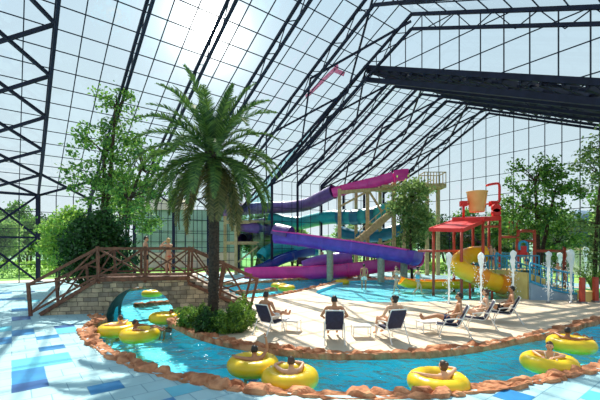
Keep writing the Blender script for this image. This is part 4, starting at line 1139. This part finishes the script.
slide_part('purple_chute', [at(276, 236, 36.6), at(300, 239, 35.6), at(330, 243.5, 34.2), at(362, 248, 33.2), at(390, 252.5, 32.2), at(407, 255.5, 31.6), at(415.5, 258, 32.2)], trough_prof(.72, lip=.45), PURP, s3)
slide_part('magenta_return', [at(415.5, 259, 32.2), at(414, 261.5, 33.6), at(401, 263, 34.6), at(375, 266, 35.2), at(345, 270, 35.7), at(305, 272.5, 36.2), at(280, 273, 36.5), at(246, 273.5, 36.8)], trough_prof(.72, lip=.6), MAG, s3)
a, b = at(276, 230, 36.7), at(291, 233.5, 36.0)
m = MB(); n = 12
path = [a.lerp(b, i/6) for i in range(7)]
m.sweep(path, [(math.cos(PI*i/n)*1.0, math.sin(PI*i/n)*1.1-.4) for i in range(n+1)] + [(math.cos(PI-PI*i/n)*.9, math.sin(PI-PI*i/n)*1.0-.4) for i in range(n+1)])
m.build('entry_hood', DPURP, s3)
for sg in (-1, 1):
    slide_part('rim', [at(276, 236, 36.6), at(300, 239, 35.6), at(330, 243.5, 34.2), at(362, 248, 33.2), at(390, 252.5, 32.2), at(407, 255.5, 31.6)], [(sg*.78-.12, .44), (sg*.78+.12, .44), (sg*.78+.12, .56), (sg*.78-.12, .56)], MAG, s3)
m = MB(); path = catmull([at(300, 236.2, 34.9), at(330, 239.2, 33.5), at(362, 244.2, 32.5)], .3)
s4 = slide('body_slide', 'royal blue slide curving down into the run-out behind the magenta flume')
slide_part('blue_chute', [at(312, 250, 41), at(296, 254, 40), at(280, 259, 39.2), at(266, 266, 38.6), at(250, 271.5, 38.4)], trough_prof(.65, lip=.4), ROYAL, s4)
s5 = slide('tube_slide', 'short teal tube slide low down behind the purple chute')
tube_part('teal_tube', [at(318, 249, 41.6), at(300, 249.5, 41.5), at(284, 248, 41.4), at(268, 252, 41), at(262, 258, 40.6)], .8, TEAL, s5)
s6 = slide('tube_slide', 'lilac tube slide running out just above the magenta flume')
tube_part('lilac_tube', [at(352, 257.5, 37.2), at(334, 259.5, 37.4), at(316, 262.5, 37.6), at(304, 267, 37.8)], .68, LILAC, s6)
m = MB(); m.box(at(308, 261, 38.6), (2.2, .5, .75)); m.build('dark_splash_guard', mat('dark_guard', (40, 34, 56), None, .5), s6)
s7 = slide('tube_slide', 'dusky purple spiral tube winding down between the posts left of the chutes')
sp = []
for i in range(22):
    g = i/21*2*PI*1.35 + 1.2; c = at(258, 222 + 17*i/21, 43.5)
    sp.append(c + V((math.cos(g)*1.9, math.sin(g)*1.7, 0)))
tube_part('spiral_tube', sp, .62, DPURP, s7)
s8 = slide('tube_slide', 'deep teal tube slide crossing low behind the tower stair')
tube_part('teal_tube', [at(408, 226, 41), at(395, 231, 41), at(376, 236, 41.5), at(356, 236, 42), at(340, 232, 43)], .7, TEALD, s8)
# concrete piers below the purple slide
for px, Y, yt, lab in ((330, 34.2, 250, 'concrete pier under the middle of the purple slide'), (381, 32.5, 257, 'concrete pier under the right part of the purple slide'), (404, 32.9, 260, 'concrete pier under the curl at the end of the purple slide'), (361, 35.4, 268, 'short concrete pier under the magenta flume')):
    p = at(px, yt, Y); T = thing('support_pier', lab, 'pier', (p.x, p.y, 0), 'concrete piers of the slides')
    m = MB(); h = p.z
    m.lathe([(.0, -.05), (.31, -.05), (.31, h-.25), (.42, h), (0, h)], n=20); m.build('shaft', CONC, T)
# slide tower
T = thing('slide_tower', 'tan timber slide tower with a long stair and high lookout deck', 'tower', (7, 38, 0), world=True)
def tpost(px, yt, Y, w_=.34, T=T, name='post', m_=TAN):
    p = at(px, yt, Y); m = MB(); m.beam((p.x, p.y, -.05), (p.x, p.y, p.z), w_, w_); m.build(name, m_, T)
for px, yt, Y in ((339.5, 189, 37.6), (367.5, 187, 38.2), (394, 178, 38.4), (404, 182, 40.4), (380, 186, 41), (356, 190, 41.5), (427, 186, 40.2), (438, 186, 40.4), (322, 252, 38.6)): tpost(px, yt, Y)
def tbeam(a, b, w_=.2, h=.3, name='beam', T=T, m_=TAN):
    m = MB(); m.beam(a, b, w_, h); m.build(name, m_, T)
tbeam(at(338, 192.5, 37.6), at(396, 188, 38.3), .25, .35); tbeam(at(341, 206, 37.6), at(368, 191, 38.2), .15, .2, 'brace'); tbeam(at(369, 191, 38.2), at(382, 212, 38.3), .15, .2, 'brace')
tbeam(at(381, 226, 38.3), at(394, 200, 38.4), .15, .2, 'brace'); tbeam(at(395, 240, 36.5), at(378, 245, 37), .15, .2, 'brace')
m = MB(); c = at(396, 188.5, 39.2); m.box(c, (3.8, 3.2, .25)); m.build('platform', TAN, T)
m = MB(); a = at(360, 240, 36.2); b = at(402, 204, 36.8); c2 = at(434, 188.5, 39.5)
for s_ in (0, 1.1): m.beam(a+V((0, s_, 0)), b+V((0, s_, 0)), .16, .62); m.beam(b+V((0, s_, 0)), c2+V((0, s_, 0)), .16, .5)
m.build('stair_stringer', TAN, T)
for i in range(14):
    p = a.lerp(b, (i+.5)/14); m = MB(); m.box(p+V((0, .55, .08)), (.32, 1.05, .06)); m.build('tread', TAN, T)
m = MB(); m.beam(a+V((0, -.02, 1)), b+V((0, -.02, 1)), .08); m.beam(b+V((0, -.02, 1)), c2+V((0, -.02, 1)), .08)
for i in range(9): p = a.lerp(b, i/8); m.beam(p, p+Z3*1, .06)
m.build('handrail', TAN, T)
m = MB(); c = at(357, 240.5, 36.4); m.box(c+V((-.3, .6, 0)), (1.6, 1.5, .3)); m.build('landing', TAN, T)
m = MB(); c = at(432, 187, 40.4); m.box(c, (2.4, 2.0, .45)); lkd = m.build('lookout_deck', TAN, T)
m = MB()
for i in range(8):
    for yy in (-.95, .95): m.beam(c+V((-1.15+i*.33, yy, .2)), c+V((-1.15+i*.33, yy, 1.45)), .07)
for yy in (-.95, .95): m.beam(c+V((-1.2, yy, 1.45)), c+V((1.2, yy, 1.45)), .08)
for xx in (-1.15, 1.15): m.beam(c+V((xx, -.95, 1.45)), c+V((xx, .95, 1.45)), .08)
m.build('lookout_railing', TAN, lkd)
m = MB()
c = at(399, 186, 39)
for i in range(6): m.beam(c+V((-1+i*.5, 1.4, 0)), c+V((-1+i*.5, 1.4, 1.6)), .07)
m.beam(c+V((-1.1, 1.4, 1.6)), c+V((1.6, 1.4, 1.6)), .09); m.build('deck_railing', TAN, T)
T2 = thing('slide_tower', 'lower timber tower behind the palm trunk with two levels of beams, beside the purple spiral', 'tower', at(245, 275, 42)*V((1, 1, 0)), world=True)
for px, yt, Y in ((236, 214, 41.2), (262, 220, 41.6), (225, 216, 44), (252, 220, 44.5), (272, 226, 42.5)): tpost(px, yt, Y, .32, T2)
for y_, w_ in ((222.5, .3), (243, .36)):
    tbeam(at(226, y_, 41.2), at(273, y_, 42), .2, w_, 'beam', T2); tbeam(at(226, y_, 44.2), at(273, y_, 44.5), .2, w_, 'beam', T2)
    m = MB(); p = at(249, y_, 42.8); m.box(p+V((0, 0, .05)), (5.2, 3, .14)); m.build('platform', TAN, T2)
tbeam(at(238, 262, 41.2), at(262, 243, 41.6), .15, .18, 'brace', T2)

# ------------------------------------------------------------------ play structure
T = thing('play_tower', 'red water play tower with tipping bucket, sloping canopy and pipe arches standing in the pool', 'play structure', at(480, 290, 25)*V((1, 1, 0)), world=True)
def pipe(name, pts, r_, m_, T=T, n=10, step=.12):
    m = MB(); m.tube(catmull(pts, step) if len(pts) > 2 else pts, r_, n); return m.build(name, m_, T, True)
def rpost(px, yt, Y, r_=.095, m_=BRICKRED, zb=ZPB):
    p = at(px, yt, Y); pipe('post', [(p.x, p.y, zb), (p.x, p.y, p.z)], r_, m_)
for px, yt, Y in ((433.5, 228, 24.6), (461.5, 228, 23.2), (454, 220, 26.6), (473, 220, 26.8), (483, 217, 24.8), (500, 216, 25.2), (489, 217, 27.2)): rpost(px, yt, Y)
cA, cB, cC, cD = at(429.5, 228.5, 24.6), at(462.5, 229, 23.1), at(484, 220, 24.9), at(452, 220.5, 26.6)
m = MB(); th = V((0, 0, .16)); m.hexa([cA-th, cB-th, cC-th, cD-th, cA, cB, cC, cD]); 
can = m.build('canopy', RED, T)
m = MB()
for a, b in ((cA, cB), (cB, cC), (cC, cD), (cD, cA)): m.beam(a-th*.5, b-th*.5, .1, .24)
m.build('canopy_edge', RED, can)
pA, pB, pC, pD = at(452, 217.5, 26.4), at(484, 217, 24.6), at(501, 216, 25.1), at(470, 216.8, 27.2)
m = MB(); th = V((0, 0, .3)); m.hexa([pA-th, pB-th, pC-th, pD-th, pA, pB, pC, pD]); m.build('bucket_platform', RED, T)
bc = at(477, 202, 25.8); bz0, bz1 = at(477, 212, 25.8).z, at(477, 191.5, 25.8).z
m = MB(); m.lathe([(.0, bz0), (.47, bz0), (.50, bz0+.04), (.68, bz1-.06), (.71, bz1-.05), (.71, bz1), (.65, bz1), (.46, bz0+.06), (0, bz0+.06)], (bc.x, bc.y, 0), 28); m.build('bucket', PEACH, T, True)
for px, sx_ in ((463.5, -1), (493, 1)):
    p = at(px, 204, 25.8); b = at(px, 216, 25.8)
    pipe('bucket_bracket', [(p.x, p.y, b.z-.1), (p.x, p.y, p.z)], .09, RED)
    m = MB(); m.box((p.x, p.y, p.z+.02), (.42, .4, .36)); m.build('axle_block', RED, T)
    pipe('axle', [(p.x, p.y, p.z), (bc.x+sx_*.58, bc.y, p.z)], .06, RED)
h1 = [at(486.5, 185.5, 25.6), at(490, 184.5, 25.6), at(497, 183.5, 25.6), at(499.3, 185, 25.6), at(499.5, 196, 25.6), at(499, 202, 25.6), at(495, 203.5, 25.6)]
pipe('water_spout', h1, .085, RED)
for py in (208, 213):
    p = at(496, py, 25.4); m = MB(); m.tube([p-V((0, .12, 0)), p+V((0, .12, 0))], .3, 20); m.build('valve_wheel', RED, T)
pipe('cross_rail', [at(418, 251, 25.2), at(483, 251, 25.2)], .085, BRICKRED)
pipe('cross_rail', [at(483, 226.5, 24.8), at(500, 226.5, 25.2)], .085, BRICKRED)
pipe('cross_rail', [at(500, 237, 25.2), at(519, 237, 25.4)], .085, BRICKRED)
pipe('cross_rail', [at(535, 251, 25.6), at(565, 251, 25.8)], .1, BRICKRED)
for x0, x1 in ((518, 534.5),):
    a, b = at(x0, 231, 25.4), at(x1, 231, 25.6)
    r_ = .3
    pipe('pipe_arch', [(a.x, a.y, ZPB), (a.x, a.y, a.z-r_), (a.x+r_*.3, a.y, a.z-r_*.25), (a.x+r_, a.y, a.z), (b.x-r_, b.y, b.z), (b.x-r_*.3, b.y, b.z-r_*.25), (b.x, b.y, b.z-r_), (b.x, b.y, ZPB)], .11, BRICKRED, step=.3)
    pipe('cross_rail', [at(x0, 241, 25.4), at(x1, 241, 25.6)], .085, BRICKRED)
rpost(564.5, 246, 25.8, .11, BRICKRED, 0)
rpost(517, 229, 27.5); 
for px in (509, 517): pipe('spray_pipe', [at(px, 237, 26.6), at(px, 224, 26.6), at(px+2, 221, 26.6), at(px+4, 224, 26.6)], .06, BRICKRED)
m = MB(); p = at(523.5, 251.5, 25.2); m.box(p, (.5, .12, .75)); m.build('red_panel', RED, T)
pipe('blue_hoop', [at(519.5, 250, 25.2), at(520, 242.5, 25.2), at(526.5, 242.5, 25.2), at(527, 252, 25.2)], .09, PBLUE)
# platform with railings
zpl = at(500, 269.5, 25).z
m = MB(); x0, x1 = at(476, 270, 25.4).x, at(531, 270, 25.4).x
m.box(((x0+x1)/2, 25.9, zpl-.1), (x1-x0, 2.8, .2)); m.build('platform', SAND, T)
m = MB(); xa, xb = at(499, 280, 24.6).x, at(519, 280, 24.6).x; m.box(((xa+xb)/2, 24.62, zpl/2-.2), (xb-xa, .2, zpl+.2)); m.build('olive_panel', OLIVE, T)
m = MB(); xa, xb = at(520, 280, 24.6).x, at(531, 280, 24.6).x; m.box(((xa+xb)/2, 24.6, zpl/2-.1), (xb-xa, .2, zpl+.1)); m.build('sand_panel', SAND, T)
m = MB(); p = at(525.5, 283, 24.42); m.tube([p-V((.3, 0, 0)), p+V((.3, 0, 0))], .03, 6); m.tube([p-V((.3, 0, .22)), p+V((-.3, 0, .22))], .03, 6); m.tube([p-V((-.3, 0, .22)), p+V((.3, 0, .22))], .03, 6); m.build('handle_bars', RED, T)
def railing_run(T, a, b, h, nb, name='railing_panel', m_=PBLUE):
    m = MB(); a = V(a); b = V(b)
    m.tube([a+Z3*h, b+Z3*h], .05, 8); m.tube([a+Z3*.12, b+Z3*.12], .035, 8)
    for i in range(nb+1):
        p = a.lerp(b, i/nb); m.tube([p, p+Z3*h], .026 if 0 < i < nb else .055, 6)
    m.build(name, m_, T, True)
railing_run(T, (x0, 24.55, zpl), (x1, 24.55, zpl), .95, 18); railing_run(T, (x0, 27.2, zpl), (x1, 27.2, zpl), 1.1, 16)
m = MB(); p = at(475, 262, 26.8); m.box(p, (2.2, .12, 1.25)); m.box(at(480, 258, 26.9), (1.2, .12, 1.5)); m.build('blue_panel', PBLUE, T)
# spiral slide
T2 = thing('spiral_slide', 'yellow tube slide twisting down from the play platform to the pool', 'slide', at(470, 290, 24)*V((1, 1, 0)), world=True)
tube_part('tube', [at(484, 254, 25.4), at(474, 254.5, 25.3), at(464, 257.5, 24.9), at(458.5, 263.5, 24.0), at(463, 270, 23.3), at(473, 274.5, 23), at(486, 279.5, 22.9), at(500, 284, 22.9)], .56, PYEL, T2)
c = at(500, 284, 22.9); d = V((1, 0, -.3)).normalized()
m = MB(); m.sweep([c-d*.15, c+d*.3], ring_prof(.62), cap=False); m.build('mouth_rim', PORANGE, T2, True)
m = MB(); c = at(473, 274.3, 23); e = at(487, 279.9, 22.9); m.sweep([c.lerp(e, i/8) for i in range(9)], ring_prof(.595), cap=False); m.build('orange_section', PORANGE, T2, True)
for px, py, Y in ((470, 276, 23.1), (492, 284, 22.9)):
    p = at(px, py, Y); m = MB(); m.tube([(p.x, p.y, ZPB), (p.x, p.y, p.z)], .08, 8); m.build('post', BRICKRED, T2)
T3 = thing('runout_flume', 'long open yellow run-out trough lying in the pool under the red canopy', 'slide', at(437, 284, 26.6)*V((1, 1, 0)), world=True)
slide_part('trough', [at(402, 279.5, 26.4), at(407, 282, 26.4), at(422, 283.5, 26.4), at(445, 283.5, 26.2), at(468, 283, 26), at(482, 281, 25.9)], trough_prof(.42, lip=.18), PYEL, T3)
slide_part('rim', [at(402, 276.4, 26.4), at(407, 279, 26.4), at(422, 280.4, 26.4), at(445, 280.4, 26.2), at(468, 280, 26), at(482, 278, 25.9)], [(-.5, -.03), (-.38, -.03), (-.38, .04), (-.5, .04)], PORANGE, T3)
# blue ramp with steps
T4 = thing('play_ramp', 'grey blue stepped ramp with blue railings and yellow steps, right of the play tower', 'ramp', at(556, 302, 21.5)*V((1, 1, 0)), world=True)
Yr = 20.8; z_t = at(530, 282, Yr).z; xL, xR = at(530, 0, Yr).x, at(580, 0, Yr).x
m = MB(); k = 16
pr = [(xL + (xR-xL)*i/k, z_t*(1-i/k)**1.5 + .34*(i/k)) for i in range(k+1)]
for i in range(k):
    (xa, za), (xb, zb) = pr[i], pr[i+1]; y0, y1 = Yr-.1, Yr+.1
    m.hexa([(xa, y0, -.3), (xb, y0, -.3), (xb, y1, -.3), (xa, y1, -.3), (xa, y0, za), (xb, y0, zb), (xb, y1, zb), (xa, y1, za)])
m.build('side_wall', RAMPG, T4)
m = MB(); m.tube([V((x_, Yr-.12, z_+.02)) for x_, z_ in pr], .06, 8); m.build('coping', PBLUE, T4, True)
ns = 8
for i in range(ns):
    xa = xL + (xR-xL)*(i)/ns; z_ = .25+(zpl-.15)*(1-(i+.5)/ns)
    m = MB(); m.box((xa+(xR-xL)/ns/2, Yr+1.9, z_/2-.1), ((xR-xL)/ns+.05, 3.4, z_+.2)); m.build('step', SAND, T4)
def sloped_rail(a, b, h, nb):
    m = MB(); a = V(a); b = V(b); pts = []
    for i in range(nb+1):
        u = i/nb; p = a.lerp(b, u); p.z = a.z + (b.z-a.z)*(1-(1-u)**1.5); pts.append(p+Z3*h); m.tube([p, p+Z3*h], .03 if i % 4 else .055, 6)
    m.tube(pts, .055, 8); m.tube([p-Z3*(h*.5) for p in pts], .03, 6); m.tube([p-Z3*(h*.88) for p in pts], .03, 6); m.build('railing', PBLUE, T4, True)
sloped_rail((xL, Yr, z_t-.05), (xR-.4, Yr, .4), 1.15, 8); sloped_rail((xL, Yr+3.6, zpl), (xR+.6, Yr+3.6, .35), 1.15, 10)
person('child standing at the top of the play platform by the red post', V((at(491, 0, 24.95).x, 24.95, zpl)), 2.4, pose(STAND, elR=(.24, .1, 1.15), wrR=(.14, .25, 1.3)), 1, 1, 'short', 'grey', scale=.98)
person('child with bare legs stepping off the play platform, behind the other', V((at(495.5, 0, 25.3).x, 25.35, zpl)), 1.4, STAND, 1, 0, 'short', 'red', scale=.86)
person('child walking up the yellow steps of the ramp', V((at(559, 0, 22.6).x, 22.7, zpl*.45)), PI/2, WALK, 1, 1, 'short', 'white', scale=.8)
person('child in red coming down the ramp nearest its foot', V((at(567, 0, 22.8).x, 22.9, zpl*.3)), -PI/2, WALK, 1, 0, 'pony', 'red', 'red', scale=.78)
person('child waiting on the platform under the red pipe arch', V((at(527, 0, 25.8).x, 25.9, zpl)), PI, STAND, 1, 1, 'short', 'blue', scale=.78)
# red bollard posts by the turf
for px, py, lab in ((582, 303, 'short red post at the foot of the grey ramp'), (595.5, 302, 'short red post closest to the right edge of the deck')):
    c = gp(px, py); T = thing('bollard', lab, 'post', c, 'red posts by the ramp')
    m = MB(); m.box((0, 0, .68), (.2, .2, 1.36)); m.build('shaft', BRICKRED, T); m = MB(); m.box((0, 0, .04), (.34, .34, .08)); m.build('base_plate', METAL, T); m = MB(); m.box((.1, 0, .7), (.06, .16, 1.2)); m.build('side_strip', METAL, T)
# turf patch
m = MB(); q = [gp(572, 296.5), gp(640, 296.5), gp(660, 289), gp(566, 289)]
m.add([p+Z3*.02 for p in q] + [p-Z3*.1 for p in q], [(0, 1, 2, 3), (0, 4, 5, 1), (1, 5, 6, 2), (2, 6, 7, 3), (3, 7, 4, 0)])
tag(m.build('turf_mat', TURF, off=(q[0].x, q[0].y, 0)), 'green turf mat on the deck at the right edge behind the red posts', 'turf mat')
# bench / yellow block by posts
m = MB(); p = gp(588.5, 301.5); m.box((p.x, p.y+.2, .25), (.5, .6, .5)); m.box((p.x, p.y+.2, .53), (.56, .66, .08)); tag(m.build('seat_block', SAND, off=(p.x, p.y, 0)), 'low yellow seat block between the two red posts', 'seat')
# planter plant on right
T = thing('potted_plant', 'yellow green feathery plant by the ramp railing at the right edge', 'plant', gp(592, 297))
rg = random.Random(3); m = MB()
for i in range(60):
    g = rg.uniform(0, 6.28); l_ = rg.uniform(.8, 1.7); o_ = V((math.cos(g), math.sin(g), 0))
    pts = [V((0, 0, .3)), o_*l_*.25 + Z3*(.3+l_*.7), o_*l_*.6 + Z3*(.3+l_*.9)]
    m.tube(catmull(pts, .2), .012, 4)
    for j in range(10): add_leaf(m, pts[1].lerp(pts[2], rg.random()) + V((rg.gauss(0, .06), rg.gauss(0, .06), rg.gauss(0, .06))), .06, rg, .3)
m.build('foliage', L_LIGHT, T); m = MB(); m.lathe([(0, 0), (.22, 0), (.28, .42), (.24, .42), (.2, .35), (0, .35)], n=16); m.build('pot', SAND, T)
# ------------------------------------------------------------------ fountain jets
def jet(px, yb, yt, label, seed, wk=1.0, z0=-.02):
    c = gp(px, yb, z0) ; top = at(px, yt, c.y).z; rg = random.Random(seed)
    T = thing('fountain_jet', label, 'water jet', c, 'white fountain jets along the pool edge')
    m = MB(); m.lathe([(0, 0), (.12, 0), (.12, .04), (.06, .08), (0, .08)], n=12); m.build('nozzle', METAL, T)
    h = top - z0; m = MB(); prof = []
    n = 26
    for i in range(n+1):
        u = i/n; r_ = .045 + .02*u
        if u > .6: r_ += .055*wk*min(1, (u-.6)/.2)
        if .86 < u < .95: r_ += .02*wk
        if u > .97: r_ *= .6 if u < 1 else .02
        prof.append((max(.015, r_), .05 + (h-.05)*u))
    m.lathe(prof, n=16)
    for q in m.v:
        k = 1 + .7*noise.noise(V((q.x*6+seed, q.y*6, q.z*5.5))); q.x *= k; q.y *= k
    colm = m.build('column', FOAM, T, True)
    m = MB()
    for i in range(90):
        z = h*rg.random()**.8*.8; s_ = rg.choice((-1, 1)); r_ = rg.gauss(.16, .1)
        p = V((s_*r_, rg.gauss(0, .1), z)); m.ell(p, (.022, .022, .03), 6, 4)
    tag(m.build('droplets', FOAM, colm, True), kind='stuff')
for i, (px, yb, yt, lab, wk) in enumerate([
    (449, 304, 252, 'white fountain jet in front of the yellow run-out trough, leftmost of the row', 1), (481, 303.5, 252, 'white fountain jet crossing the yellow spiral slide', 1),
    (513, 300, 250, 'white fountain jet in front of the olive panel of the play tower', 1.1), (548.5, 303, 251, 'white fountain jet in front of the grey ramp wall', 1),
    (571, 303, 249, 'widest white fountain jet near the foot of the ramp, by the red post', 1.7), (532, 286, 251, 'white fountain jet behind the platform end of the ramp', .9),
    (560, 287, 252, 'white fountain jet behind the ramp railing, right of the pipe arch', 1.5), (585.5, 289, 246, 'white fountain jet behind the red posts, the rightmost in the row', 1.3)]):
    jet(px, yb, yt, lab, 50+i, wk)
# ------------------------------------------------------------------ neighbouring buildings
T = thing('facade_building', 'neighbouring building with grey green glazed grid facade and tan roof, behind the bridge couple', 'building', at(168, 262, 56)*V((1, 1, 0)), world=True)
xa, xb, Yb = at(134, 0, 56).x, at(236, 0, 56).x, 56
zt = at(0, 210, 56).z
m = MB(); m.box(((xa+xb)/2, Yb+3, zt/2), (xb-xa, 6, zt)); m.build('wall', FACADE, T)
m = MB()
k = int((xb-xa)/1.25)
for i in range(k+1): m.box((xa+(xb-xa)*i/k, Yb-.04, (zt+2.4)/2), (.09, .08, zt-2.4))
for j in range(5): m.box(((xa+xb)/2, Yb-.04, 2.4+(zt-2.4)*j/4), (xb-xa, .08, .09))
m.build('facade_grid', SCREEN, T)
m = MB(); m.box(((xa+xb)/2, Yb-.12, 1.2), (xb-xa+.4, .2, 2.3)); m.build('plinth', mat('pink_plinth', (228, 196, 186), None, .8, 1), T)
m = MB(); m.hexa([(xa-.5, Yb-.6, zt), (xa+8, Yb-.6, zt), (xa+8, Yb+6.5, zt), (xa-.5, Yb+6.5, zt), (xa+1.5, Yb+1, zt+1.9), (xa+7, Yb+1, zt+1.9), (xa+7, Yb+5, zt+1.9), (xa+1.5, Yb+5, zt+1.9)]); m.build('roof', ROOFTAN, T)
c = at(577, 262, 52); T = thing('domed_hall', 'grey blue rounded hall outdoors, half hidden by trees on the right', 'building', (c.x, c.y, 0), world=False)
m = MB(); m.lathe([(3.4, -.1), (3.4, 4.5), (3.2, 6.0), (2.5, 7.4), (1.4, 8.2), (0, 8.5)], n=28); m.build('shell', GREYBLUE, T, True)
m = MB()
for i in range(14): g = i/14*2*PI; m.beam((math.cos(g)*3.43, math.sin(g)*3.43, 0), (math.cos(g)*3.43, math.sin(g)*3.43, 4.5), .1)
m.build('ribs', METAL, T)
c = at(606, 262, 40); T = thing('low_building', 'low off white building outdoors at the right edge behind the sparse tree', 'building', (c.x, c.y, 0))
m = MB(); m.box((0, 0, 1.4), (5, 4, 2.8)); m.build('wall', OFFW, T); m = MB(); m.box((0, 0, 2.9), (5.5, 4.5, .25)); m.build('roof', ROOFTAN, T); m = MB(); m.box((-1, -2.02, 1.5), (1.2, .06, 1)); m.build('window', FACADE, T)
